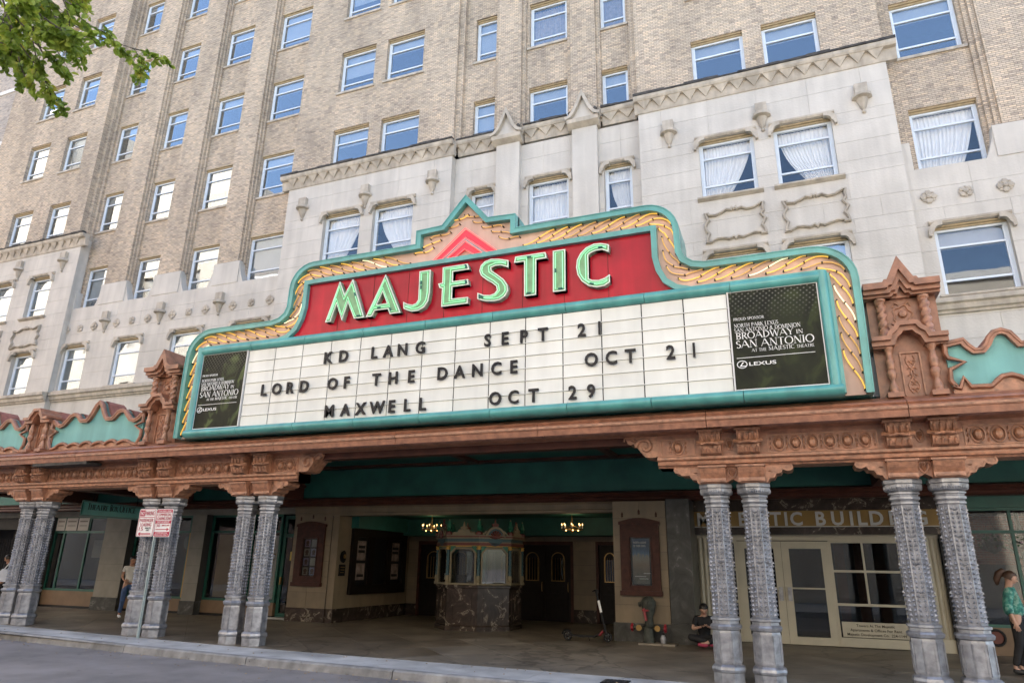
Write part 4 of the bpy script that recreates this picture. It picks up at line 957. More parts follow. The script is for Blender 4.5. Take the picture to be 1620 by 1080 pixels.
# sponsor posters at both ends of the board
def poster_mat(name, green):
    m, n, l, b = new_mat(name); tc = n.new('ShaderNodeTexCoord'); sx = n.new('ShaderNodeSeparateXYZ'); l.new(tc.outputs['Generated'], sx.inputs[0])
    nz = n.new('ShaderNodeTexNoise'); nz.inputs['Scale'].default_value = 1.7; nz.inputs['Distortion'].default_value = 2.5; nz.inputs['Detail'].default_value = 2; l.new(tc.outputs['Generated'], nz.inputs['Vector'])
    base = ramp(n, l, nz.outputs['Fac'], [(.35, (.010, .012, .008)), (.55, (.018, .022, .012)), (.68, (.06*green, .08*green, .03*green)), (.8, (.02, .024, .015))])
    mp = n.new('ShaderNodeMapping'); mp.inputs['Scale'].default_value = (8, 1, 11); mp.inputs['Rotation'].default_value = (0, R(38), 0); l.new(tc.outputs['Generated'], mp.inputs['Vector'])
    bt = n.new('ShaderNodeTexWave'); bt.wave_type = 'BANDS'; bt.bands_direction = 'X'; bt.inputs['Scale'].default_value = .8; bt.inputs['Distortion'].default_value = 1.5; l.new(mp.outputs[0], bt.inputs['Vector'])
    b2 = n.new('ShaderNodeTexWave'); b2.wave_type = 'BANDS'; b2.bands_direction = 'Z'; b2.inputs['Scale'].default_value = .8; b2.inputs['Distortion'].default_value = 1.0; l.new(mp.outputs[0], b2.inputs['Vector'])
    mu = n.new('ShaderNodeMath'); mu.operation = 'MULTIPLY'; l.new(bt.outputs['Fac'], mu.inputs[0]); l.new(b2.outputs['Fac'], mu.inputs[1])
    pw = n.new('ShaderNodeMath'); pw.operation = 'POWER'; l.new(mu.outputs[0], pw.inputs[0]); pw.inputs[1].default_value = 3.0
    mk = n.new('ShaderNodeMapRange'); mk.inputs[1].default_value = .66; mk.inputs[2].default_value = .98; mk.inputs[3].default_value = 0; mk.inputs[4].default_value = .75; l.new(sx.outputs['Z'], mk.inputs[0])
    m3 = n.new('ShaderNodeMath'); m3.operation = 'MULTIPLY'; l.new(pw.outputs[0], m3.inputs[0]); l.new(mk.outputs[0], m3.inputs[1])
    mx = n.new('ShaderNodeMix'); mx.data_type = 'RGBA'; l.new(m3.outputs[0], mx.inputs[0]); l.new(base.outputs['Color'], mx.inputs[6]); mx.inputs[7].default_value = (.26, .26, .23, 1)
    l.new(mx.outputs[2], b.inputs['Base Color']); b.inputs['Roughness'].default_value = .4; b.inputs['Specular IOR Level'].default_value = .15; return m
def sponsor(x0, x1, m):
    k = (x1-x0)/1.63; f = lambda v: x0+(v+.76)*k
    p = part('sponsor_poster', MB().box(x0, x1, SY-.035, SY+.02, 5.12, 7.12), m, sg)
    part('poster_edge', MB().ribbon([(x0-.02, 5.1), (x1+.02, 5.1), (x1+.02, 7.14), (x0-.02, 7.14)], .02, SY-.05, SY, True, -1), WHITE_ST, p)
    y = SY-.042
    def ln(t, a, b, z, h): part('poster_lettering', serif_mb(t, f(a), f(b), z, h, y, .006), WHITE, p)
    ln('PROUD SPONSOR', -.70, -.13, 6.52, .055); ln('NORTH PARK LEXUS', -.70, .12, 6.375, .075); ln('SAN ANTONIO & DOMINION', -.70, .51, 6.275, .08)
    ln('BROADWAY', -.68, .37, 6.13, .135); ln('IN', .42, .54, 6.14, .08); ln('SAN ANTONIO', -.69, .72, 5.95, .15); ln('AT THE', -.41, -.14, 5.855, .06); ln('MAJESTIC', -.1, .36, 5.855, .075); ln('THEATRE', .40, .71, 5.855, .06)
    part('poster_rule', MB().box(f(-.70), f(.71), y, y+.006, 5.742, 5.752), WHITE, p)
    e = [(f(-.61)+.09*math.cos(a)*k, y, 5.615+.072*math.sin(a)) for a in [2*PI*i/24 for i in range(24)]]
    part('poster_logo', MB().tube(e, .009, 5, True).prism([(f(-.60)-.0, 5.66), (f(-.57), 5.66), (f(-.625), 5.59), (f(-.54), 5.59), (f(-.54), 5.575), (f(-.66), 5.575)], y, y+.006), WHITE, p)
    fit_text('poster_lettering', p, 'LEXUS', f(-.48), f(.01), 5.58, .07, y, WHITE, .006, .012)
    part('poster_edge_strip', MB().box(x1 if x0 < -5 else x0-.03, x1+.03 if x0 < -5 else x0, SY-.06, SY, 5.1, 7.14), WHITE_ST, sg)
sponsor(-.755, .875, poster_mat('dark_poster', .55)); sponsor(-14.41, -12.92, poster_mat('green_poster', 1.5))
# neon rope in the channel
def resample(pts, step):
    out = [pts[0]]; acc = 0
    for a, b in zip(pts, pts[1:]):
        L = math.hypot(b[0]-a[0], b[1]-a[1]); d = step-acc
        while d <= L: t = d/L; out.append((lerp(a[0], b[0], t), lerp(a[1], b[1], t))); d += step
        acc = (acc+L) % step if L+acc >= step else acc+L
    return out
def rope(path, amp, flip=1, pitch=.35, length=.80, seed=3):
    rnd = random.Random(seed); step = .03; P = resample(path, step); n = len(P); per = int(pitch/step); Lp = int(length/step); caps = MB()
    i = 0; q = 0
    while i+Lp < n:
        pts = []
        for k in range(Lp+1):
            j = i+k; a, b = P[max(0, j-1)], P[min(n-1, j+1)]; d = (b[0]-a[0], b[1]-a[1]); L = math.hypot(*d) or 1; nx, nz = d[1]/L, -d[0]/L
            t = k/Lp; o = -flip*amp*math.cos(PI*t)*(1.0); pts.append((P[j][0]+nx*o, SY+.04+.02*math.sin(PI*t), P[j][1]+nz*o))
        u = rnd.random(); m = N_WHT if u < .05 else (N_DIM if u < .42 else N_YEL)
        part('neon_tube', MB().tube(pts, .0135, 6), m, sg, 60)
        for e in (pts[0], pts[-1]): caps.tube([(e[0], SY+.1, e[2]), (e[0], SY+.02, e[2])], .017, 6)
        mid = pts[len(pts)//2]; caps.tube([(mid[0], SY+.1, mid[2]), (mid[0], SY+.03, mid[2])], .018, 5)
        i += per; q += 1
    part('tube_holders', caps, FLASH, sg, stuff=True)
ctr = [(8.04, 4.98), (8.05, 6.9)] + arc(7.52, 7.12, .52, .50, 0, 90, 6)[1:] + [(5.4, 7.62), (5.13, 7.68), (4.93, 7.86), (4.84, 8.1), (4.83, 8.75)] + arc(4.35, 8.72, .46, .41, 0, 90, 6)[1:] + [(1.35, 9.09)]
pk = [(1.35, 9.09), (1.1, 9.22), (.85, 9.5), (.5, 9.72), (.2, 9.95), (.03, 10.12)]
rope([(CX-a, b) for a, b in ctr], .135, 1, seed=5); rope([(CX+a, b) for a, b in ctr], .135, -1, seed=9)
rope([(CX-a, b) for a, b in pk], .12, 1, .3, .5, seed=2); rope([(CX+a, b) for a, b in pk], .12, -1, .3, .5, seed=4)
# red chevron
for nm, zc, dz, th, m in (('chevron', 9.62, .70, .15, CHEV_R), ('chevron', 9.44, .52, .12, CHEV_G), ('chevron', 9.28, .36, .13, CHEV_R)):
    x = {9.62: .80, 9.44: .60, 9.28: .42}[zc]
    P = [(CX-x, 8.93), (CX, zc), (CX+x, 8.93), (CX+x-th*1.25, 8.93), (CX, zc-th*1.35), (CX-x+th*1.25, 8.93)]
    part(nm, MB().prism(P, SY+.03, SY+.09), m, sg)
    if m is CHEV_R: part('neon_tube', MB().tube([(p[0], SY+.0, p[1]) for p in offset(P, -.02, True)], .013, 6, True), N_RED, sg)
# the letters M A J E S T I C
LET = {'M':[(-10.48,7.60),(-10.15,8.67),(-9.97,8.29),(-9.76,8.68),(-9.33,7.60),(-9.62,7.60),(-9.85,8.07),(-9.98,7.60),(-10.19,8.07),(-10.33,7.60)],
'A':[(-9.28,7.60),(-8.8,8.67),(-8.3,7.60),(-8.6,7.60),(-8.66,7.74),(-9.04,7.74),(-9.11,7.60)],
'J':[(-7.84,8.61),(-7.54,8.61),(-7.53,8.01),(-7.56,7.81),(-7.66,7.66),(-7.82,7.59),(-8.0,7.59),(-8.22,7.69),(-8.24,7.87),(-8.12,7.8),(-7.98,7.76),(-7.88,7.79),(-7.83,7.87),(-7.83,8.02)],
'E':[(-7.21,8.62),(-6.55,8.62),(-6.51,8.47),(-6.93,8.47),(-6.93,8.22),(-6.53,8.22),(-6.51,8.08),(-6.93,8.08),(-6.93,7.78),(-6.51,7.77),(-6.52,7.61),(-7.2,7.61),(-7.2,8.08),(-7.27,8.1),(-7.31,8.21),(-7.2,8.22)],
'S':[(-5.51,8.55),(-5.51,8.37),(-5.69,8.45),(-5.84,8.46),(-5.94,8.43),(-5.93,8.35),(-5.79,8.24),(-5.62,8.09),(-5.52,7.93),(-5.51,7.78),(-5.59,7.66),(-5.72,7.59),(-5.87,7.58),(-6.07,7.61),(-6.27,7.69),(-6.27,7.84),(-6.1,7.76),(-5.95,7.74),(-5.84,7.77),(-5.78,7.84),(-5.8,7.94),(-5.91,8.04),(-6.07,8.15),(-6.2,8.27),(-6.24,8.39),(-6.21,8.52),(-6.11,8.61),(-5.95,8.65),(-5.75,8.62)],
'T':[(-5.34,8.61),(-4.61,8.61),(-4.58,8.46),(-4.83,8.46),(-4.83,7.6),(-5.11,7.6),(-5.12,8.46),(-5.37,8.46)],
'I':[(-4.43,8.61),(-4.14,8.61),(-4.14,7.61),(-4.43,7.61)],
'C':[(-3.14,8.56),(-3.15,8.38),(-3.29,8.46),(-3.44,8.46),(-3.56,8.42),(-3.61,8.38),(-3.61,7.82),(-3.53,7.77),(-3.39,7.75),(-3.26,7.78),(-3.14,7.85),(-3.14,7.67),(-3.27,7.6),(-3.44,7.59),(-3.62,7.65),(-3.77,7.78),(-3.86,7.94),(-3.89,8.12),(-3.87,8.30),(-3.79,8.45),(-3.66,8.57),(-3.48,8.63),(-3.31,8.62)]}
HOLE = [(-9.0, 7.89), (-8.85, 8.22), (-8.70, 7.89)]
for ch, P in LET.items():
    Y0 = SY-.13
    if ch == 'A':
        face = MB()
        # split the A round its counter
        quads = [[(-9.28, 7.6), (-8.8, 8.67), HOLE[1], HOLE[0], (-9.04, 7.74), (-9.11, 7.6)], [(-8.8, 8.67), (-8.3, 7.6), (-8.6, 7.6), (-8.66, 7.74), HOLE[2], HOLE[1]], [HOLE[0], HOLE[2], (-8.66, 7.74), (-9.04, 7.74)]]
        for q in quads: face.prism(q, Y0+.03, SY+.03)
    else: face = MB().prism(P, Y0+.03, SY+.03)
    L = part('sign_letter', face, LGREEN, sg)
    rim = MB().ribbon(P, .022, Y0, SY+.03, True)
    if ch == 'A': rim.ribbon(HOLE, .018, Y0, SY+.03, True, -1)
    part('letter_rim', rim, LRIM, L)
    N_ = offset(P, .062, True); 
    tb = MB().tube([(p[0], Y0-.005, p[1]) for p in N_], .0125, 6, True)
    if ch == 'A': tb.tube([(p[0], Y0-.005, p[1]) for p in offset(HOLE, -.05, True)], .0125, 6, True)
    part('neon_tube', tb, N_GREEN, L, 60)
    hb = MB(); rnd = random.Random(ord(ch))
    for _ in range(2):
        i = rnd.randrange(len(N_)); a, b = N_[i], N_[(i+1) % len(N_)]; t = rnd.uniform(.25, .7); x, z = lerp(a[0], b[0], t), lerp(a[1], b[1], t); d = Vector((b[0]-a[0], 0, b[1]-a[1])).normalized()*.05
        hb.tube([(x-d.x, Y0-.006, z-d.z), (x+d.x, Y0-.006, z+d.z)], .019, 5)
    part('blackout_sleeves', hb, GREEN_D, L)

# ================================================================== GROUND FLOOR UNDER THE CANOPY
def fr(name, x0, x1, z0, z1, y, m, vs=(), hs=(), w=.07, d=.09, glass=True, parent=None):
    """a framed glazed opening: frame with mullions at vs and transoms at hs"""
    mb = MB().box(x0, x0+w, y, y+d, z0, z1).box(x1-w, x1, y, y+d, z0, z1).box(x0+w, x1-w, y, y+d, z0, z0+w).box(x0+w, x1-w, y, y+d, z1-w, z1)
    for v in vs: mb.box(v-w/2, v+w/2, y+.006, y+d-.006, z0+w, z1-w)
    for h in hs: mb.box(x0+w, x1-w, y+.003, y+d-.003, h-w/2, h+w/2)
    f = part(name, mb, m, parent or bld)
    if glass: part('pane', MB().box(x0+w*.8, x1-w*.8, y+d*.45, y+d*.55, z0+w*.8, z1-w*.8), SHOPGL, f)
    return f
def ground_wall(x0, x1, z0, z1, y, m, ops=(), name='wall_block', jm=JOINT, course=.46, blk=.95, th=.1):
    wall('ground_wall', bld, jm, x0, x1, z0, z1, y+.012, y+th, ops)
    n = max(1, round((z1-z0)/course)); zb = [z0+(z1-z0)*i/n for i in range(n+1)]
    for j, r in enumerate(free_rects(x0, x1, z0, z1, ops, zb)):
        k = max(1, round((r[1]-r[0])/blk)); L = (r[1]-r[0])/k
        for i in range(k):
            if L > .05 and r[3]-r[2] > .04: block(name, bld, m, r[0]+i*L+.003, r[0]+(i+1)*L-.003, y, y+.03, r[2]+.003, r[3]-.003)
YS = .8
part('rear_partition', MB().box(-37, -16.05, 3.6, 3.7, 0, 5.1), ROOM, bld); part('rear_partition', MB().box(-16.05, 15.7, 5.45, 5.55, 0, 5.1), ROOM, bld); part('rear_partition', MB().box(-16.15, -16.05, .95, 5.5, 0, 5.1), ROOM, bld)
part('green_band', MB().box(-37, 16, .16, .3, 3.90, 5.0), GREEN_D, bld)
part('green_band_moulding', MB().prism([(.3, 3.66), (.12, 3.66), (.05, 3.7), (.06, 3.76), (.0, 3.8), (.02, 3.86), (-.05, 3.9), (.16, 3.96), (.3, 3.96)], -37, 16, 'x'), BROWN_D, bld)
part('stone_lintel', MB().prism([(.6, 3.36), (.18, 3.36), (.18, 3.44), (.15, 3.46), (.15, 3.60), (.1, 3.66), (.6, 3.66)], -16.0, -2.62, 'x'), FAIENCE, bld)
part('shop_fascia', MB().box(-37, -16.0, .72, 1.0, 3.48, 3.95), GREYST, bld); part('shop_soffit', MB().box(-37, -16, .16, .72, 3.86, 3.9), GREEN_D, bld)
# theatre front piers
ground_wall(-16.0, -14.46, .42, 3.38, .2, FAIENCE, th=.7)
part('marble_plinth', MB().box(-16.0, -14.44, .17, .9, 0, .42), MARB, bld)
part('pier_return', MB().box(-14.5, -14.2, .24, .92, .42, 3.37), FAIENCE, bld); part('marble_plinth', MB().box(-14.44, -14.16, .22, .92, 0, .42), MARB, bld)
ground_wall(-4.7, -3.22, .45, 3.62, -.3, FAIENCE, th=.9)
part('marble_plinth', MB().box(-4.74, -3.2, -.34, .5, -.02, .45), MARB_G, bld)
part('pier_return', MB().box(-4.69, -3.23, .6, 5.0, .45, 3.4), FAIENCE, bld)
ground_wall(-16.0, -14.46, 3.381, 3.382, .2, FAIENCE) if False else None
# lobby: left wall, back wall, ceiling
def sidewall_blocks(x, y0, y1, z0, z1, ops):
    wb = MB().box(x-.3, x-.012, y0, y1, z0, z1); part('lobby_side_wall', wb, JOINT, bld)
    n = 6; m_ = int((y1-y0)/.8)
    for j in range(n):
        for i in range(m_):
            a, b = y0+(y1-y0)*i/m_, y0+(y1-y0)*(i+1)/m_; c, d = z0+(z1-z0)*j/n, z0+(z1-z0)*(j+1)/n
            block('wall_block', bld, FAIENCE, x-.03, x, a+.004, b-.004, c+.004, d-.004)
sidewall_blocks(-14.2, .92, 5.0, .42, 3.4, ())
part('marble_plinth', MB().box(-14.5, -14.17, .93, 5.0, 0, .42), MARB, bld)
dops = [(-13.75, -11.3, 0, 2.72), (-10.6, -7.45, 0, 2.72), (-6.62, -4.85, 0, 2.72)]
ground_wall(-14.2, -4.7, .42, 2.9, 5.0, FAIENCE, dops)
for a, b in ((-14.2, -13.75), (-11.3, -10.6), (-7.45, -6.62)): part('marble_plinth', MB().box(a, b, 4.96, 5.05, 0, .42), MARB, bld)
part('lobby_ceiling', MB().box(-14.4, -4.7, .6, 5.2, 3.5, 3.6), GREEN_D, bld)
part('lobby_bulkhead', MB().box(-14.2, -4.7, 4.3, 5.1, 2.9, 3.5).box(-14.2, -13.9, .95, 4.3, 3.0, 3.5), GREEN_D, bld)
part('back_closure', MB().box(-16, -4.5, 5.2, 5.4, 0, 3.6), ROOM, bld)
def lobby_door(x0, x1, leaves):
    f = part('lobby_door', MB().box(x0, x0+.1, 4.98, 5.12, 0, 2.72).box(x1-.1, x1, 4.98, 5.12, 0, 2.72).box(x0+.1, x1-.1, 4.98, 5.12, 2.6, 2.72), WOOD, bld)
    w = (x1-x0-.2)/leaves
    for i in range(leaves):
        a = x0+.1+i*w
        part('door_leaf', MB().box(a+.006, a+w-.006, 5.06, 5.12, .02, 2.6).box(a+.12, a+w-.12, 5.035, 5.06, .15, .95).box(a+.12, a+w-.12, 5.035, 5.06, 1.05, 1.2), WOOD_D, f)
        gm = MB(); cx = a+w/2; hw = w*.26
        gm.ribbon([(cx-hw, 1.35)]+arc(cx, 2.1, hw, .25, 180, 0, 8)+[(cx+hw, 1.35)], .03, 5.03, 5.06, True)
        for q in range(5): gm.tube([(cx-hw+hw*2*(q+.5)/5, 5.04, 1.36), (cx-hw+hw*2*(q+.5)/5, 5.04, 2.15)], .009, 4)
        part('door_grille', gm, BRASS, f); part('door_grille_pane', MB().box(cx-hw+.02, cx+hw-.02, 5.045, 5.055, 1.36, 2.1), SHOPGL, f)
        part('handle', MB().tube([(a+w-.1, 5.0, 1.0), (a+w-.1, 4.97, 1.08), (a+w-.1, 4.97, 1.25), (a+w-.1, 5.0, 1.32)], .012, 5), BRASS, f)
lobby_door(-13.75, -11.3, 2); lobby_door(-10.6, -7.45, 3); lobby_door(-6.62, -4.85, 2)

# poster cases
def case_deco(mb, x0, x1, z1, y):
    for t in (.06, .5, .94):
        x = lerp(x0, x1, t); zz = z1+(.1 if t == .5 else .03)
        mb.lathe([(.0, 0), (.035, .02), (.02, .05), (.03, .09), (.0, .15)], (x, y-.02, zz-.03), 6)
def poster_case(name, label, x0, x1, z0, z1, y, ix0, ix1, iz0, iz1, fill):
    t = thing(name, label, 'poster case', ((x0+x1)/2, y, z0))
    mb = MB().box(x0, ix0, y-.08, y+.02, z0+.12, z1-.2).box(ix1, x1, y-.08, y+.02, z0+.12, z1-.2).box(ix0, ix1, y-.08, y+.02, z0+.12, iz0).box(ix0, ix1, y-.08, y+.02, iz1, z1-.2)
    part('frame', mb, WOOD, t)
    part('sill', MB().box(x0-.03, x1+.03, y-.13, y+.02, z0, z0+.12), WOOD, t)
    cr = MB().prism([(x0-.03, z1-.2)] + [(lerp(x0-.03, x1+.03, k/8), z1-.12+.10*math.sin(PI*k/8)) for k in range(9)] + [(x1+.03, z1-.2)], y-.11, y+.02); case_deco(cr, x0, x1, z1, y)
    part('crest', cr, WOOD, t)
    part('inner_frame', MB().ribbon([(ix0-.05, iz0-.05), (ix1+.05, iz0-.05), (ix1+.05, iz1+.05), (ix0-.05, iz1+.05)], .03, y-.1, y-.07, True, -1), WOOD, t)
    part('backboard', MB().box(ix0, ix1, y-.01, y-.001, iz0, iz1), BLACK, t)
    fill(t, ix0, ix1, iz0, iz1, y-.02); part('glass', MB().box(ix0, ix1, y-.045, y-.04, iz0, iz1), SHOPGL, t)
    return t
def many(t, x0, x1, z0, z1, y):
    rnd = random.Random(4); w = (x1-x0)/2; h = (z1-z0)/4
    for j in range(4):
        for i in range(2):
            p = part('poster', MB().box(x0+i*w+.03, x0+(i+1)*w-.03, y, y+.006, z0+j*h+.03, z0+(j+1)*h-.03), [GREYST, mat('pale_blue_print_%d%d' % (i, j), (rnd.uniform(.1, .2), rnd.uniform(.12, .2), rnd.uniform(.2, .3)), .5)][(i+j) % 2], t)
            part('poster_figure', MB().lathe([(0, -.003), (.07, -.002), (.07, .003)], (0, 0, 0), 10).xf(Matrix.Translation((x0+(i+.5)*w, y, z0+(j+.55)*h)) @ Matrix.Rotation(R(90), 4, 'X')).box(x0+i*w+.08, x0+(i+1)*w-.08, y-.003, y, z0+j*h+.06, z0+j*h+.1), GREYST if (i*j) % 2 else WOOD, p)
poster_case('poster_case', 'dark red wooden poster case full of small bills on the left stone pier', -15.8, -14.68, 1.1, 3.2, .2, -15.5, -14.95, 1.42, 2.62, many)
def show(t, x0, x1, z0, z1, y):
    m, n, l, b = new_mat('mountain_poster'); tc = n.new('ShaderNodeTexCoord'); sx = n.new('ShaderNodeSeparateXYZ'); l.new(tc.outputs['Generated'], sx.inputs[0])
    nz = n.new('ShaderNodeTexNoise'); nz.inputs['Scale'].default_value = 5; nz.inputs['Detail'].default_value = 8; l.new(tc.outputs['Generated'], nz.inputs['Vector'])
    ad = n.new('ShaderNodeMath'); ad.operation = 'MULTIPLY_ADD'; l.new(nz.outputs['Fac'], ad.inputs[0]); ad.inputs[1].default_value = .35; l.new(sx.outputs['Z'], ad.inputs[2])
    r = ramp(n, l, ad.outputs[0], [(.1, (.05, .06, .06)), (.35, (.16, .15, .12)), (.6, (.30, .22, .15)), (.78, (.34, .30, .26)), (.84, (.12, .22, .36)), (1, (.03, .08, .17))]); l.new(r.outputs['Color'], b.inputs['Base Color'])
    p = part('poster', MB().box(x0+.05, x1-.05, y, y+.008, z0+.03, z1-.03), m, t)
    fit_text('poster_lettering', p, 'WORTH A SHOW', x0+.08, x1-.12, z1-.16, .055, y-.006, WHITE, .004); fit_text('poster_lettering', p, 'OF THEIR OWN', x0+.08, x1-.15, z1-.25, .055, y-.006, WHITE, .004)
    for k, z in enumerate((z0+.22, z0+.16, z0+.30)): part('poster_line', MB().box(x0+.1+k*.12, x0+.4+k*.06, y-.004, y, z, z+.02), PAPER, p)
poster_case('poster_case', 'dark red wooden case with a blue and brown mountain poster, right of the theatre opening', -4.49, -3.42, 1.14, 3.18, -.3, -4.22, -3.66, 1.4, 2.64, show)
WB = mat('worn_bill', (.26, .20, .17), .6, var=.5, scale=6)
# triple case on the lobby side wall
t = thing('wall_poster_case', 'wide black triple poster case on the left side wall inside the theatre entrance', 'poster case', (-14.18, 2.8, .85))
part('frame', MB().box(-14.2, -14.08, 1.0, 4.65, .84, 1.15).box(-14.2, -14.08, 1.0, 4.65, 2.72, 3.02).box(-14.2, -14.08, 1.0, 1.25, 1.15, 2.72).box(-14.2, -14.08, 2.0, 2.35, 1.15, 2.72).box(-14.2, -14.08, 3.25, 3.55, 1.15, 2.72).box(-14.2, -14.08, 4.4, 4.65, 1.15, 2.72), WOOD_D, t)
for a, b in ((1.25, 2.0), (2.35, 3.25), (3.55, 4.4)): part('backboard', MB().box(-14.19, -14.17, a, b, 1.15, 2.72), BLACK, t)
for a, b in ((1.38, 1.9), (3.65, 4.2)):
    p = part('poster', MB().box(-14.17, -14.16, a, b, 1.95, 2.6), WB, t); part('poster', MB().box(-14.17, -14.16, a, b, 1.3, 1.85), WB, t)
    [part('poster_print', MB().box(-14.16, -14.157, a+.06, b-.06, z_, z_+.09), BLACK, p) for z_ in (2.35, 2.2, 1.4)]
t = thing('oval_plaque', 'dark oval portrait plaque above the square plaque on the entrance pier', 'plaque', (-14.4, .5, 2.0))
part('plaque', MB().lathe([(0, -.05), (.13, -.045), (.15, .02)], (0, 0, 0), 20, sy=1.35).xf(Matrix.Translation((-14.17, .58, 2.05)) @ Matrix.Rotation(R(90), 4, 'Y') @ Matrix.Rotation(R(90), 4, 'Z')), BLACK, t, 40)
part('portrait', MB().lathe([(0, -.02), (.05, 0), (.055, .04)], (0, 0, 0), 10, sy=1.3).xf(Matrix.Translation((-14.13, .58, 2.06)) @ Matrix.Rotation(R(90), 4, 'Y') @ Matrix.Rotation(R(90), 4, 'Z')), BRASS, t, 40)
t = thing('square_plaque', 'small square bronze plaque under the oval one on the entrance pier', 'plaque', (-14.4, .5, 1.5))
part('plaque', MB().box(-14.2, -14.16, .42, .74, 1.44, 1.8), BLACK, t); part('raised_lines', MB().box(-14.16, -14.155, .47, .69, 1.7, 1.73).box(-14.16, -14.155, .47, .69, 1.62, 1.64).box(-14.16, -14.155, .47, .66, 1.54, 1.56), BRASS, t)

# chandeliers
def chandelier(x, label):
    y, z = 2.6, 3.02
    t = thing('chandelier', label, 'chandelier', (x, y, z), 'ring chandeliers in the lobby')
    part('rod', MB().tube([(x, y, 3.5), (x, y, z+.1)], .015, 6).lathe([(.0, -.12), (.04, -.1), (.06, 0), (.03, .08)], (x, y, z), 8), BRASS, t)
    part('ring', MB().tube([(x+.34*math.cos(a), y+.34*math.sin(a), z) for a in [2*PI*i/20 for i in range(20)]], .022, 6, True).tube([(x-.34, y, z), (x, y, z+.12), (x+.34, y, z)], .01, 4), BRASS, t)
    for i in range(8):
        a = 2*PI*(i+.3)/8; q = (x+.34*math.cos(a), y+.34*math.sin(a), z+.02)
        b = part('candle', MB().lathe([(.03, 0), (.018, .02), (.018, .1)], q, 6), PAPER, t); part('bulb', MB().lathe([(.0, .1), (.014, .12), (.012, .14), (.0, .17)], q, 6), BULB, b)
    for i in range(4):
        a = 2*PI*i/4+.4; part('lower_bulb', MB().lathe([(.0, -.04), (.02, -.02), (.018, 0)], (x+.2*math.cos(a), y+.2*math.sin(a), z-.02), 6), BULB, t)
    ld = bpy.data.lights.new('chandelier_light', 'POINT'); ld.energy = 1.2; ld.color = (1, .72, .4); ld.shadow_soft_size = .2
    lo = bpy.data.objects.new('chandelier_light', ld); link(lo, t, Vector((x, y, z+.22)))
chandelier(-6.76, 'lit ring chandelier to the right of the ticket booth'); chandelier(-11.95, 'lit ring chandelier half hidden at the left of the ticket booth')

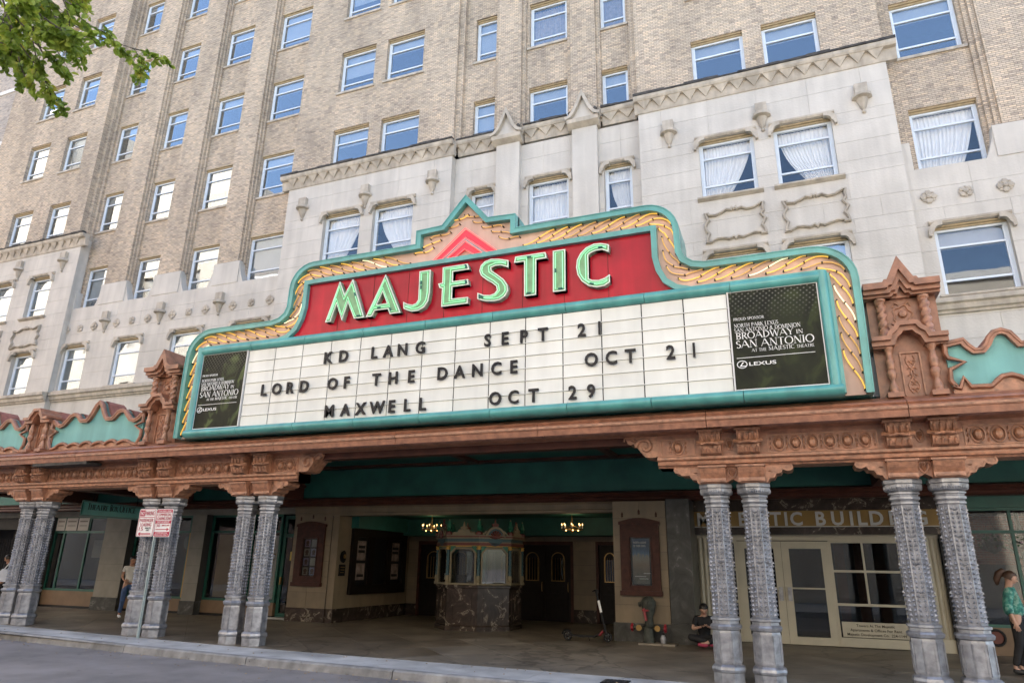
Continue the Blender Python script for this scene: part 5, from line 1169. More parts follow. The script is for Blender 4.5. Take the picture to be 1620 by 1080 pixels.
# ticket booth
BX, BY, BR = -9.42, 1.2, 1.33
tb_ = thing('ticket_booth', 'octagonal ticket booth with brown marble base, glazed sides and colourful crested roof', 'booth', (BX, BY, 0))
part('marble_base', MB().lathe([(BR+.03, 0), (BR+.03, .12), (BR, .16), (BR, 1.18)], (BX, BY, 0), 8, -PI/2+PI/8+0*PI/4), MARB, tb_)
part('counter', MB().lathe([(BR+.02, 1.18), (BR+.05, 1.2), (BR+.05, 1.26), (BR+.0, 1.28)], (BX, BY, 0), 8, -PI/2+PI/8), MARB, tb_)
vert = [(BX+BR*math.cos(-PI/2+PI/8+PI/4*k), BY+BR*math.sin(-PI/2+PI/8+PI/4*k)) for k in range(8)]
for k in range(8):
    a, b = Vector((*vert[k], 0)), Vector((*vert[(k+1) % 8], 0)); mid = (a+b)/2; W = (b-a).length
    M = Matrix.Translation(mid) @ Matrix.Rotation(math.atan2((b-a).y, (b-a).x), 4, 'Z')       # local x along the face, -y outwards
    part('marble_panel', MB().ribbon([(-W*.32, .28), (W*.32, .28), (W*.32, 1.05), (-W*.32, 1.05)], .03, -.02, .01, True, -1).xf(M), MARB, tb_)
    hw = W/2-.07
    cut = .16; o = [(-hw, 1.28), (-hw, 2.36-cut), (-hw+cut, 2.36), (hw-cut, 2.36), (hw, 2.36-cut), (hw, 1.28)]
    f = part('window', MB().ribbon(o, .05, -.03, .05).box(-hw, hw, -.02, .05, 1.28, 1.33).xf(M), BOOTH_C, tb_)
    part('pane', MB().box(-hw+.03, hw-.03, .0, .006, 1.31, 2.34).xf(M), SHOPGL, f)
    part('spandrel', MB().prism([(-hw, 2.36-cut), (-hw, 2.4), (-hw+cut*1.1, 2.4), (-hw+cut, 2.36)], -.01, .05).xf(M), BOOTH_G, tb_); part('spandrel', MB().prism([(hw, 2.36-cut), (hw, 2.4), (hw-cut*1.1, 2.4), (hw-cut, 2.36)], -.01, .05).xf(M), BOOTH_G, tb_)
    for z0, z1, pr, m in ((2.38, 2.42, .0, BOOTH_Y), (2.42, 2.50, -.06, BOOTH_R), (2.50, 2.53, -.05, BOOTH_C), (2.53, 2.62, -.03, BOOTH_B), (2.62, 2.66, -.08, BOOTH_C), (2.66, 2.70, -.10, BOOTH_R), (2.70, 2.73, -.07, BOOTH_C)):
        e = -pr*.42
        part('cornice_band', MB().box(-W/2-e, W/2+e, pr, .1, z0, z1-.001).xf(M), m, tb_)
    big = k % 2 == 0
    if big:
        cr = MB().ribbon(arc(0, 2.66, .32, .32, 180, 0, 10), .06, -.10, .02).ribbon([(-.46, 2.73), (-.36, 2.8), (-.3, 2.86), (-.26, 2.8)], .04, -.06, .02).ribbon([(.26, 2.8), (.3, 2.86), (.36, 2.8), (.46, 2.73)], .04, -.06, .02)
        part('crest', cr.xf(M), BOOTH_C, tb_)
        part('crest_shell', MB().lathe([(0, -.03), (.24, -.02), (.26, .02)], (0, 0, 0), 12).xf(M @ Matrix.Translation((0, -.04, 2.66)) @ Matrix.Rotation(R(90), 4, 'X')), BOOTH_B, tb_)
        sh = MB()
        for q in range(7):
            aa = R(15+25*q); sh.tube([(0, -.08, 2.62), (.2*math.cos(aa), -.09, 2.62+.24*math.sin(aa))], [.012, .03], 5)
        part('crest_ribs', sh.xf(M), BOOTH_R, tb_)
    else:
        part('crest', MB().prism([(-.4, 2.73), (-.36, 2.82), (-.22, 2.8), (-.16, 2.9), (0, 2.86), (.16, 2.9), (.22, 2.8), (.36, 2.82), (.4, 2.73)], -.04, .03).xf(M), BOOTH_C, tb_)
    zt_ = 2.98 if big else 2.88
    part('crest_finial', MB().prism([(-.09, zt_), (-.11, zt_+.08), (-.03, zt_+.1), (0, zt_+.24), (.03, zt_+.1), (.11, zt_+.08), (.09, zt_)], -.05, .01).xf(M), BOOTH_R if big else BOOTH_C, tb_)
    vx, vy = vert[k]; vx = BX+(vx-BX)*1.01; vy = BY+(vy-BY)*1.01
    part('twisted_column', spiral_col(vx, vy, 1.55, 2.30, .045, 6), BOOTH_B, tb_, 60)
    part('column_foot', MB().lathe([(.09, 1.28), (.09, 1.34), (.06, 1.38), (.085, 1.47), (.06, 1.55)], (vx, vy, 0), 8), BOOTH_C, tb_)
    part('column_cap', MB().lathe([(.05, 2.28), (.08, 2.33), (.06, 2.36), (.09, 2.40)], (vx, vy, 0), 8), BOOTH_Y, tb_)
    part('spire_base', MB().lathe([(.11, 2.73), (.11, 2.80), (.06, 2.84)], (vx, vy, 0), 8), BOOTH_R, tb_)
    part('spire', MB().lathe([(.09, 2.84), (.05, 2.90), (.085, 2.95), (.03, 3.15), (.0, 3.18)], (vx, vy, 0), 8), BOOTH_G, tb_); part('spire_ball', MB().lathe([(.0, 3.14), (.03, 3.17), (.0, 3.21)], (vx, vy, 0), 6), BOOTH_C, tb_)
part('booth_ceiling', MB().lathe([(BR-.05, 2.37), (BR-.05, 2.45)], (BX, BY, 0), 8, -PI/2+PI/8), BOOTH_G, tb_)
part('booth_desk', MB().box(BX-.7, BX+.7, BY-.5, BY-.3, 1.2, 1.28).box(BX-.6, BX-.3, BY-.45, BY-.3, 1.28, 1.55), WOOD_D, tb_)
part('notice', MB().box(BX-.75, BX-.5, BY-BR+.35, BY-BR+.36, 1.42, 1.6), PAPER, tb_)
part('booth_inner_post', MB().box(BX-.15, BX+.1, BY+.2, BY+.4, 1.2, 2.4), BOOTH_G, tb_)

# entrance of the offices next door: marble surround, gold fascia with lettering, cream doors
YE = 1.0
part('marble_pier', MB().box(-3.2, -2.58, -.34, 1.1, .48, 3.66), MARB_G, bld); part('marble_pier_base', MB().box(-3.21, -2.56, -.37, 1.1, -.02, .478), MARB_G, bld)
part('marble_lintel', MB().box(-2.58, 3.6, .62, 1.1, 3.38, 3.9), MARB, bld); part('gold_fascia', MB().box(-2.58, 3.5, .66, 1.1, 2.96, 3.38), GOLD, bld)
part('gold_fascia_edge', MB().box(-2.58, 3.5, .63, .7, 2.955, 2.975), PAPER, bld); part('marble_lintel', MB().box(-2.58, 3.5, .62, 1.1, 2.76, 2.955), MARB, bld)
word = 'MAJESTIC BUILDING'; xs_ = {0: -2.33, 1: -1.98, 2: -1.66, 3: -1.27, 4: -.93, 5: -.42, 6: -.16, 7: .10, 9: .70, 10: 1.11, 11: 1.44, 12: 1.70, 13: 2.03, 14: 2.36, 15: 2.62, 16: 3.02}
for i, ch in enumerate(word):
    if ch == ' ': continue
    me = text_mesh(ch, .48, .03, LETGREY, .012); vx = [v.co.x for v in me.vertices]; vz = [v.co.z for v in me.vertices]; k = .36/(max(vz)-min(vz))
    for v in me.vertices: v.co.x = (v.co.x-(max(vx)+min(vx))/2)*k*.95; v.co.z = (v.co.z-min(vz))*k
    inst('fascia_letter', me, bld, (xs_[i], .64, 2.99))
def flutes(x0, x1):
    n = max(2, int((x1-x0)/.105)); P = []
    for i in range(n*4+1):
        P.append((lerp(x0, x1, i/(n*4)), YE+.02-.035*abs(math.sin(PI*i/4))))
    part('fluted_panel', MB().prism([(x0, YE+.1)]+P+[(x1, YE+.1)], .3, 2.7, 'z'), CREAMP, bld); part('fluted_panel_base', MB().box(x0, x1, YE-.06, YE+.1, 0, .3), CREAMP, bld); part('fluted_panel_head', MB().box(x0, x1, YE-.04, YE+.1, 2.68, 2.76), CREAMP, bld)
flutes(-2.58, -2.08); flutes(2.5, 3.4)
part('door_header', MB().box(-2.08, 2.5, YE-.04, YE+.1, 2.62, 2.76), CREAMP, bld)
fr('side_light', -2.08, -1.52, .02, 2.62, YE, CREAMP, hs=(1.85, 1.03)); 
def big_door(x0, x1, hs_):
    d = fr('building_door', x0+.004, x1-.004, .02, 2.6, YE-.01, CREAMP, w=.19, d=.07)
    part('push_bar', MB().box(x0+.19, x1-.19, YE+.0, YE+.03, 1.38, 1.42), CREAMP, d)
    part('door_handle', MB().box(hs_-.05, hs_+.05, YE-.06, YE-.01, 1.08, 1.42), SILVER, d); part('kick_rail', MB().box(x0+.02, x1-.02, YE-.015, YE+.05, .03, .21), CREAMP, d)
big_door(-1.52, -.37, -.47); big_door(-.37, .82, -.25)
f = fr('door_window', .82, 2.5, .02, 2.62, YE, CREAMP, hs=(1.85, 1.03), w=.06); part('mullion', MB().box(1.6, 1.65, YE+.01, YE+.08, 1.06, 2.58), CREAMP, f); part('window_base', MB().box(.86, 2.46, YE-.02, YE+.05, .03, .24), CREAMP, f)
p = part('rental_notice', MB().box(.92, 2.42, YE-.03, YE-.01, .26, .62), CREAMP, f)
for s_, a, b, z in (('Towers At The Majestic', 1.25, 2.12, .51), ('Apartments & Offices For Rent', 1.1, 2.27, .405), ('Majestic Development Co.  224-1144', 1.02, 2.36, .30)): fit_text('notice_lettering', p, s_, a, b, z, .062, YE-.034, BLACK, .003, .008)
part('entrance_interior', MB().box(-2.58, 3.5, 4.0, 4.1, 0, 2.8).box(-2.58, 3.5, YE+.1, 4.0, 2.76, 2.8), ROOM, bld)
part('entrance_interior', MB().box(-2.62, -2.58, 1.1, 4.0, 0, 2.8).box(3.5, 3.54, 1.1, 4.0, 0, 2.8), WOOD, bld)
for x in (1.0, 1.5, 2.0): part('interior_slats', MB().box(x, x+.25, 2.4, 2.45, .0, 2.6), WOOD, bld)
part('black_jamb', MB().box(3.4, 3.62, .9, 1.2, 0, 3.9), BLACK, bld)

# right shop with green frame, flower baskets inside
rs = fr('shopfront', 3.62, 9.0, .62, 3.42, YE, GREEN_F, vs=(5.02, 6.9), hs=(2.84,), w=.07)
part('bulkhead', MB().box(3.62, 9.0, YE, YE+.2, 0, .62), TANW, rs); part('fascia', MB().box(3.62, 12, .9, 1.2, 3.42, 3.7), GREEN_F, rs); part('upper_fascia', MB().box(3.62, 12, .7, 1.2, 3.7, 3.95), GREYST, rs)
part('interior_brick', MB().box(3.5, 12, 3.6, 3.7, 2.1, 3.4), BRICK_R, rs); part('interior_wall', MB().box(3.5, 12, 3.7, 3.8, 0, 3.6), ROOM, rs)
part('interior_post', MB().tube([(5.5, 2.4, 0), (5.5, 2.4, 3.4)], .06, 8).tube([(5.5, 2.4, 2.2), (5.2, 2.4, 2.5), (4.9, 2.4, 2.55)], .03, 5), GREEN_F, rs)
LEAF_P = mat('shop_plant_leaf', (.05, .12, .04), .6); FLW = [mat('petal_%d' % i, c, .5) for i, c in enumerate(((.5, .3, .32), (.55, .5, .45), (.4, .1, .15)))]
def basket(x, y, z, label):
    t = thing('flower_basket', label, 'flower basket', (x, y, z)); rnd = random.Random(int(x*10))
    part('bowl', MB().lathe([(.02, -.3), (.16, -.22), (.24, -.06), (.25, 0)], (x, y, z), 10), BLACK, t); part('hanger', MB().tube([(x-.2, y, z), (x, y, z+.6), (x+.2, y, z)], .008, 4), BLACK, t)
    for m, n_, nm in ((LEAF_P, 120, 'foliage'), (FLW[0], 30, 'blossom'), (FLW[1], 40, 'blossom')):
        mb = MB()
        for _ in range(n_):
            a, r_, h = rnd.uniform(0, 2*PI), rnd.uniform(.05, .34), rnd.uniform(-.12, .2); c_ = Vector((x+r_*math.cos(a), y+r_*math.sin(a), z+h-r_*.2)); u = Vector((rnd.uniform(-1, 1), rnd.uniform(-1, 1), rnd.uniform(-1, 1))).normalized()*.045; w_ = u.cross(Vector((0, 0, 1))).normalized()*.035
            mb.add([c_-u, c_+w_, c_+u, c_-w_], [(0, 1, 2, 3)])
        part(nm, mb, m, t, stuff=True)
basket(4.62, 1.3, 2.62, 'hanging basket of pink and white flowers behind the rightmost shop window'); basket(5.2, 1.3, 2.68, 'second hanging flower basket at the right edge behind the shop window')
t = thing('wall_lamp', 'small brass lamp glinting inside the right shop window', 'lamp', (3.95, 2.2, 1.9)); part('arm', MB().tube([(3.95, 2.3, 2.0), (4.1, 2.2, 2.1), (4.2, 2.1, 1.9)], .015, 5), BRASS, t); part('shade', MB().lathe([(.02, .05), (.09, -.06)], (4.2, 2.1, 1.86), 8), BRASS, t)
t = thing('wall_drum', 'round red centred cover on the bulkhead beside the woman in the green blouse', 'cover', (4.2, .95, .35))
part('drum', MB().lathe([(.0, -.06), (.14, -.05), (.15, 0)], (0, 0, 0), 14).xf(Matrix.Translation((4.26, .93, .40)) @ Matrix.Rotation(R(90), 4, 'X')), BOOTH_R, t, 40); part('rim', MB().tube([(4.26+.17*math.cos(a), .92, .40+.17*math.sin(a)) for a in [2*PI*i/16 for i in range(16)]], .03, 6, True), BLACK, t)

# left shops
for a, b in ((-29.9, -28.7), (-25.42, -24.1), (-20.95, -20.28)):
    ground_wall(a, b, .46, 3.48, .5, GREYST, course=.6, blk=1.4, th=.4); part('pier_base', MB().box(a-.02, b+.02, .46, .95, 0, .46), MARB_G, bld)
def shop(x0, x1, zb, vs, label, hs=(2.88,)):
    f = fr('shopfront', x0, x1, zb, 3.48, YS, GREEN_F, vs=vs, hs=hs, w=.08); f['label'] = label
    part('bulkhead', MB().box(x0, x1, YS-.02, YS+.2, .08, zb), TANW, f); part('bulkhead_base', MB().box(x0, x1, YS-.03, YS+.2, 0, .08), BLACK, f)
    part('shop_floor', MB().box(x0, x1, YS+.1, 3.4, zb-.06, zb), WOOD_D, f); part('shop_back', MB().box(x0-.2, x1+.2, 3.4, 3.5, 0, 3.6), ROOM, f); part('shop_ceiling', MB().box(x0-.1, x1+.1, YS+.1, 3.4, 3.5, 3.55), ROOM, f)
    return f
f1 = shop(-28.68, -25.44, .62, (-28.1, -26.72), 'green framed shop window with posters across the top')
for a, b in ((-28.62, -28.12), (-28.06, -27.42), (-27.36, -26.76)): p = part('top_poster', MB().box(a, b, YS-.02, YS-.01, 2.94, 3.44), PAPER, f1); part('poster_print', MB().box(a+.08, b-.08, YS-.026, YS-.02, 3.28, 3.33), GREYST, p); part('poster_print', MB().box(a+.1, b-.1, YS-.026, YS-.02, 3.12, 3.15), GREYST, p)
rnd = random.Random(11)
for j in range(5):
    part('shelf', MB().box(-27.9, -25.7, 2.4, 2.8, .9+.42*j, .93+.42*j), WOOD, f1)
    for i in range(9):
        x = -27.8+.23*i; h = rnd.uniform(.12, .3); part('boxed_goods', MB().box(x, x+.17, 2.45, 2.6, .93+.42*j, .93+.42*j+h), [PAPER, WOOD, GREYST, BOOTH_B, TANW][rnd.randrange(5)], f1)
part('display_sheet', MB().box(-27.3, -26.2, 1.6, 1.62, 1.9, 2.6), GREYST, f1)
f2 = shop(-24.08, -20.97, .5, (-22.4, -21.3), 'green framed shop window with a blue round sign inside')
part('round_sign', MB().lathe([(0, -.02), (.28, -.02), (.28, .02)], (0, 0, 0), 16).xf(Matrix.Translation((-21.75, 1.3, 2.5)) @ Matrix.Rotation(R(90), 4, 'X')), BOOTH_B, f2); part('gilt_edge', MB().box(-21.28, -21.22, .78, .8, .55, 2.84), BOOTH_Y, f2)
cb = MB()
for i in range(5):
    for j in range(14): cb.lathe([(0, 0), (.03, .03), (0, .06)], (-21.9+.1*i, 1.4, .8+.13*j), 5)
part('bead_curtain', cb, PAPER, f2, stuff=True)
f3 = shop(-20.26, -17.02, .5, (-18.3,), 'green framed shop window with a tan blind')
part('tan_blind', MB().box(-20.1, -18.9, 1.1, 1.12, .6, 2.8), mat('tan_cloth', (.33, .24, .13), .7), f3); part('leaning_panel', MB().add([(-19.2, 1.2, .55), (-18.5, 1.2, .55), (-18.3, 1.25, 2.8), (-18.8, 1.25, 2.8)], [(0, 1, 2, 3)]), PAPER, f3); part('wall_vent', MB().box(-19.1, -18.5, YS-.04, YS, .12, .42), GREYST, f3)
for i in range(3): part('vent_slat', MB().box(-19.05, -18.55, YS-.05, YS-.04, .16+.09*i, .2+.09*i), BLACK, f3)
part('pale_panel', MB().box(-17.9, -17.1, .95, .97, .6, 2.75), PAPER, f3)
fl = MB()
for i in range(9): a = 2*PI*i/9; fl.tube([(-17.5, .93, 2.1), (-17.5+.22*math.cos(a), .92, 2.1+.3*math.sin(a))], [.01, .03], 4)
part('flower_motif', fl, BOOTH_Y, f3)
d = fr('shop_door', -17.0, -16.02, .05, 3.44, YS+.1, GREEN_F, hs=(2.75,), w=.12); part('yellow_note', MB().box(-16.6, -16.4, YS+.08, YS+.09, 1.9, 2.2), mat('yellow_paper', (.6, .45, .08), .6), d); part('door_handle', MB().box(-16.9, -16.86, YS+.02, YS+.1, 1.1, 1.35), BRASS, d)
part('door_step', MB().box(-17.0, -16.02, .5, YS+.4, -.02, .05), CONC, d); part('door_room', MB().box(-17, -16, 2.2, 2.3, 0, 3.6), ROOM, d)
f4 = part('iron_gate', MB().box(-33.0, -29.9, .9, 1.0, 3.0, 3.48).box(-33, -29.9, 2.0, 2.1, 0, 3.5), WOOD_D, bld)
gm = MB()
for i in range(16): gm.tube([(-32.4+.16*i, .9, .05), (-32.4+.16*i, .9, 2.6)], .015, 5)
for i in range(8): gm.tube([(-32.3+.32*i+.13*math.cos(a), .89, 2.2+.16*math.sin(a)) for a in [2*PI*k/10 for k in range(10)]], .012, 4, True)
part('gate_bars', gm, BLACK, f4)
# hanging sign THEATRE BOX OFFICE
t = thing('box_office_sign', 'dark green hanging sign reading Theatre Box Office above the left pavement', 'sign', (-22.0, -2.4, 3.3))
XA, XB = Vector((-23.02, -2.4, 0)), Vector((-20.1, -2.4, 0))
Mx = Matrix.Translation((-23.02, -2.4, 0)) @ Matrix.Rotation(0, 4, 'Z')
part('board', MB().prism([(-23.02, 3.26), (-20.05, 3.08), (-20.05, 3.50), (-23.02, 3.80)], -2.5, -2.36), SIGN_G, t); part('board_edge', MB().ribbon([(-23.02, 3.27), (-20.05, 3.09), (-20.05, 3.49), (-23.02, 3.79)], .04, -2.53, -2.49, True, -1), GREEN_F, t)
for w_, a, b in (('THEATRE', 0, .44), ('BOX', .475, .64), ('OFFICE', .675, 1)):
    x0 = lerp(-22.72, -20.42, a); x1 = lerp(-22.72, -20.42, b); m_ = serif_mb(w_, x0, x1, 0, .17, -2.515, .01); first = GL[w_[0]][0]
    m_.v = [(v[0], v[1], v[2]*(1.0 if v[0] > x0+(x1-x0)*first/sum(GL[c_][0]+.06 for c_ in w_) else 1.3)+3.565-.072*(v[0]+22.72)-.09) for v in m_.v]; part('sign_lettering', m_, BLACK, t)
part('hanger', MB().tube([(-22.6, -2.43, 3.75), (-22.6, -2.43, 4.9)], .015, 5).tube([(-20.5, -2.43, 3.5), (-20.5, -2.43, 4.9)], .015, 5), BLACK, t)

# parking sign on its post (leans slightly)
px, py = -15.58, -5.9; pz = gz(px, py)
t = thing('parking_sign', 'white and red parking and loading zone signs on a galvanised post at the kerb', 'sign', (px, py, pz))
part('post', MB().prism([(px-.045, py-.01), (px-.02, py-.01), (px-.02, py-.035), (px+.02, py-.035), (px+.02, py-.01), (px+.045, py-.01), (px+.045, py+.005), (px-.045, py+.005)], pz, 3.1, 'z'), GALV, t)
def plate(x0, x1, z0, z1, y):
    r = .05; P = arc(x1-r, z0+r, r, r, -90, 0, 4)+arc(x1-r, z1-r, r, r, 0, 90, 4)+arc(x0+r, z1-r, r, r, 90, 180, 4)+arc(x0+r, z0+r, r, r, 180, 270, 4)
    s_ = part('sign_plate', MB().prism(P, y, y+.012), WHITE, t); Q = [(lerp(p[0], (x0+x1)/2, .05), lerp(p[1], (z0+z1)/2, .04)) for p in P]
    part('plate_border', MB().ribbon(Q, .012, y-.004, y, True, 1 if False else -1), SIGNRED, s_); return s_
a, b, z0, z1, y = -16.2, -15.61, 2.42, 3.13, py-.06
s1 = plate(a, b, z0, z1, y); y2 = y-.006
tt = lambda s_, q, x0, x1, z, h, m=SIGNRED: fit_text('sign_lettering', s_, q, x0, x1, z, h, y2, m, .004, .0)
part('print_band', MB().box(a+.04, a+.2, y-.005, y, 2.94, 3.09), SIGNRED, s1); tt(s1, 'NO', a+.06, a+.18, 2.97, .09, WHITE); tt(s1, 'PARKING', a+.22, b-.05, 2.96, .11); part('print_rule', MB().box(a+.04, b-.04, y-.005, y, 2.905, 2.92), SIGNRED, s1)
tt(s1, 'PASSENGER', a+.06, b-.05, 2.79, .09); tt(s1, 'LOADING', a+.1, b-.1, 2.68, .085); tt(s1, '15', a+.08, a+.22, 2.57, .09); tt(s1, 'MINUTE', a+.29, b-.1, 2.61, .045, BLACK); tt(s1, 'LIMIT', a+.33, b-.14, 2.56, .035, BLACK)
part('arrow', MB().prism([(a+.06, 2.49), (a+.14, 2.535), (a+.14, 2.505), (b-.08, 2.505), (b-.08, 2.475), (a+.14, 2.475), (a+.14, 2.445)], y-.005, y), SIGNRED, s1)
a2, b2 = -15.595, -15.02
s2 = plate(a2, b2, z0-.01, z1-.01, y)
part('print_band', MB().box(a2+.03, b2-.03, y-.005, y, 3.03, 3.10).box(a2+.03, b2-.03, y-.005, y, 2.75, 2.82).box(a2+.03, b2-.03, y-.005, y, 2.435, 2.54), SIGNRED, s2)
tt(s2, 'TOW AWAY ZONE', a2+.06, b2-.06, 3.045, .04, WHITE); tt(s2, 'COMMERCIAL', a2+.05, b2-.04, 2.935, .075); tt(s2, 'LOADING ZONE', a2+.05, b2-.04, 2.84, .075); tt(s2, 'DAY & NIGHT', a2+.08, b2-.07, 2.765, .045, WHITE)
tt(s2, '30', a2+.06, a2+.2, 2.66, .075); tt(s2, 'MINUTE LIMIT', a2+.26, b2-.05, 2.68, .04); part('arrow', MB().prism([(b2-.05, 2.60), (b2-.13, 2.64), (b2-.13, 2.61), (a2+.06, 2.61), (a2+.06, 2.59), (b2-.13, 2.59), (b2-.13, 2.56)], y-.005, y), SIGNRED, s2)
tt(s2, 'COMMERCIAL', a2+.08, b2-.08, 2.495, .035, WHITE); tt(s2, 'VEHICLES ONLY', a2+.05, b2-.05, 2.445, .035, WHITE)

# fire department standpipe with hose connections
t = thing('standpipe', 'rusty green fire standpipe with red capped hose outlets standing under the mountain poster', 'standpipe', (-3.75, -.62, 0))
IRON = mat('weathered_iron', (.045, .05, .04), .6, var=.5, scale=9, bump=.4); RC = mat('red_cap_paint', (.24, .012, .02), .4)
x, y = -3.75, -.62
part('pedestal', MB().lathe([(.16, 0), (.15, .02), (.13, .36), (.17, .42)], (x, y, 0), 10), IRON, t); part('body', MB().lathe([(.1, .42), (.12, .5), (.1, .62), (.15, .75), (.19, .9), (.2, 1.02), (.13, 1.1), (.06, 1.14)], (x+.02, y, 0), 10), IRON, t, 50)
part('manifold', MB().tube([(x-.42, y, .37), (x+.42, y, .37)], .045, 8), IRON, t)
for s_ in (-1, 1): part('hose_cap', MB().tube([(x+s_*.40, y, .37), (x+s_*.46, y, .37)], .085, 10).box(x+s_*.43-.02, x+s_*.43+.02, y-.02, y+.02, .27, .48), RC, t); part('gauge', MB().lathe([(0, -.03), (.07, -.02), (.075, .02)], (0, 0, 0), 12).xf(Matrix.Translation((x+s_*.24, y-.08, .37)) @ Matrix.Rotation(R(90), 4, 'X')), BRASS, t)
part('side_outlet', MB().tube([(x, y, .98), (x-.24, y-.02, .93)], .06, 8).tube([(x+.03, y-.1, .98), (x+.08, y-.2, .96)], .07, 8), IRON, t); part('red_valve', MB().tube([(x-.08, y-.14, .85), (x-.02, y-.2, .55)], .035, 6).box(x-.12, x+.06, y-.2, y-.14, .78, .82), RC, t)
part('foot_slab', MB().box(-3.98, -3.05, -.9, -.4, -.02, .025), TERR_L, t)
t = thing('small_bottle', 'small silver flask standing on the floor right of the standpipe', 'flask', (-3.38, -.66, .02)); part('body', MB().lathe([(.07, 0), (.08, .1), (.05, .17), (.03, .2)], (-3.38, -.66, .025), 8), SILVER, t); part('cap', MB().lathe([(.035, .2), (.035, .24)], (-3.38, -.66, .025), 8), BLACK, t)

# people: one skinned surface for the body, clothes and hair as children
def skin(name, verts, edges, radii, m, parent, sub=2, root=0):
    me = bpy.data.meshes.new(name); me.from_pydata([tuple(v) for v in verts], edges, []); o = bpy.data.objects.new(name, me); C.objects.link(o)
    sk = o.modifiers.new('skin', 'SKIN'); sk.use_smooth_shade = True; lay = me.skin_vertices[0].data
    for i, r_ in enumerate(radii): lay[i].radius = (r_, r_) if not isinstance(r_, tuple) else r_; lay[i].use_root = (i == root)
    ss = o.modifiers.new('sub', 'SUBSURF'); ss.levels = sub; ss.render_levels = sub
    dg = bpy.context.evaluated_depsgraph_get(); out = bpy.data.meshes.new_from_object(o.evaluated_get(dg)); bpy.data.objects.remove(o)
    out.name = name; out.materials.clear(); out.materials.append(m)
    for p_ in out.polygons: p_.use_smooth = True
    q = bpy.data.objects.new(name, out); C.objects.link(q)
    if parent: q.parent = parent
    return q
SKIN_A = mat('warm_skin', (.36, .19, .12), .55, var=.05); SKIN_B = mat('fair_skin', (.50, .30, .22), .55, var=.05)
HAIRK = mat('black_hair', (.012, .009, .008), .45, var=.3, scale=20); HAIRB = mat('auburn_hair', (.065, .032, .018), .5, var=.4, scale=20); LIP = mat('lip', (.35, .08, .07), .5); EYE = mat('dark_eye', (.01, .01, .01), .2)
def person(label, loc, rz, J, skinm, clothes, hairm, hair, shoe):
    """J: joints in metres (x right, -y forward); the thing is scaled into survey units"""
    t = thing('person', label, 'person', loc); t.rotation_euler = (0, 0, rz); t.scale = (1/S,)*3
    V = []; E = []; RR = []
    def v(p, r_): V.append(Vector(p)); RR.append(r_); return len(V)-1
    pel = v(J['pelvis'], .12); sp = v(J['spine'], .105); ch = v(J['chest'], .115); nk = v(J['neck'], .05); hb = v(J['head'], .075); E += [(pel, sp), (sp, ch), (ch, nk), (nk, hb)]
    up = (Vector(J['head'])-Vector(J['neck'])).normalized(); ht = v(Vector(J['head'])+up*.075, .078); E.append((hb, ht))
    for s_ in 'LR':
        sh = v(J['sh'+s_], .05); el = v(J['el'+s_], .038); wr = v(J['wr'+s_], .025); E += [(ch, sh), (sh, el), (el, wr)]
        d_ = (Vector(J['hd'+s_])-Vector(J['wr'+s_])); pm_ = v(Vector(J['wr'+s_])+d_*.5, .028); E.append((wr, pm_)); L_ = d_.length or .08; dn = d_.normalized(); sd_ = dn.cross(Vector(J.get('palm'+s_, (0, -1, 0)))).normalized()
        for k_, (o_, l_) in enumerate(((-.027, .055), (-.009, .07), (.009, .075), (.027, .062))):
            f1_ = v(V[pm_]+dn*L_*.5+sd_*o_, .010); f2_ = v(V[pm_]+dn*(L_*.5+l_)+sd_*o_*1.1+Vector(J.get('palm'+s_, (0, -1, 0))).normalized()*.02, .008); E += [(pm_, f1_), (f1_, f2_)]
        th_ = v(V[pm_]+sd_*-.04+dn*.02, .011); th2 = v(V[pm_]+sd_*-.055+dn*.05, .009); E += [(pm_, th_), (th_, th2)]
        hp = v(J['hip'+s_], .085); kn = v(J['kn'+s_], .055); an = v(J['an'+s_], .036); tip = v(J['toe'+s_], .028); E += [(pel, hp), (hp, kn), (kn, an), (an, tip)]
    body = skin('body', V, E, RR, skinm, t)
    # head with face, built round the head joint
    fw = Vector(J.get('face', (0, -1, 0))).normalized(); rt_ = fw.cross(up).normalized(); fw = up.cross(rt_).normalized(); hc = Vector(J['head'])+up*.06
    B = Matrix((rt_, -fw, up)).transposed().to_4x4(); H = Matrix.Translation(hc) @ B
    hd = MB(); prof = []
    for i in range(13):
        a_ = -PI/2+PI*i/12; z_ = .115*math.sin(a_); r_ = .078*math.cos(a_)*(1.0 if z_ > -.02 else lerp(1, .80, (-z_-.02)/.095)); prof.append((max(r_, .001), z_))
    hd.lathe(prof, (0, 0, 0), 16, sy=1.18)
    hd.add([(-.012, -.085, -.02), (.012, -.085, -.02), (0, -.088, .022), (0, -.112, -.016), (0, -.09, -.03)], [(0, 3, 2), (1, 2, 3), (0, 4, 3), (1, 3, 4)])
    for s_ in (-1, 1): hd.lathe([(0, -.01), (.012, -.006), (.02, .01)], (0, 0, 0), 8, sy=1.5).v; 
    hd.xf(H)
    hm = hd.mesh('head', skinm, 80); o = bpy.data.objects.new('head', hm); C.objects.link(o); o.parent = t
    for s_ in (-1, 1):
        for nm, mb_, m_ in (('ear', MB().lathe([(0, -.008), (.016, -.004), (.018, .008)], (0, 0, 0), 8, sy=1.6).xf(H @ Matrix.Translation((s_*.079, .0, 0)) @ Matrix.Rotation(R(90), 4, 'Y')), skinm),
                            ('eye', MB().lathe([(0, -.006), (.011, -.002), (.012, .004)], (0, 0, 0), 8, sy=.6).xf(H @ Matrix.Translation((s_*.03, -.081, .012)) @ Matrix.Rotation(R(90), 4, 'X')), EYE)):
            o = bpy.data.objects.new(nm, mb_.mesh(nm, m_)); C.objects.link(o); o.parent = t
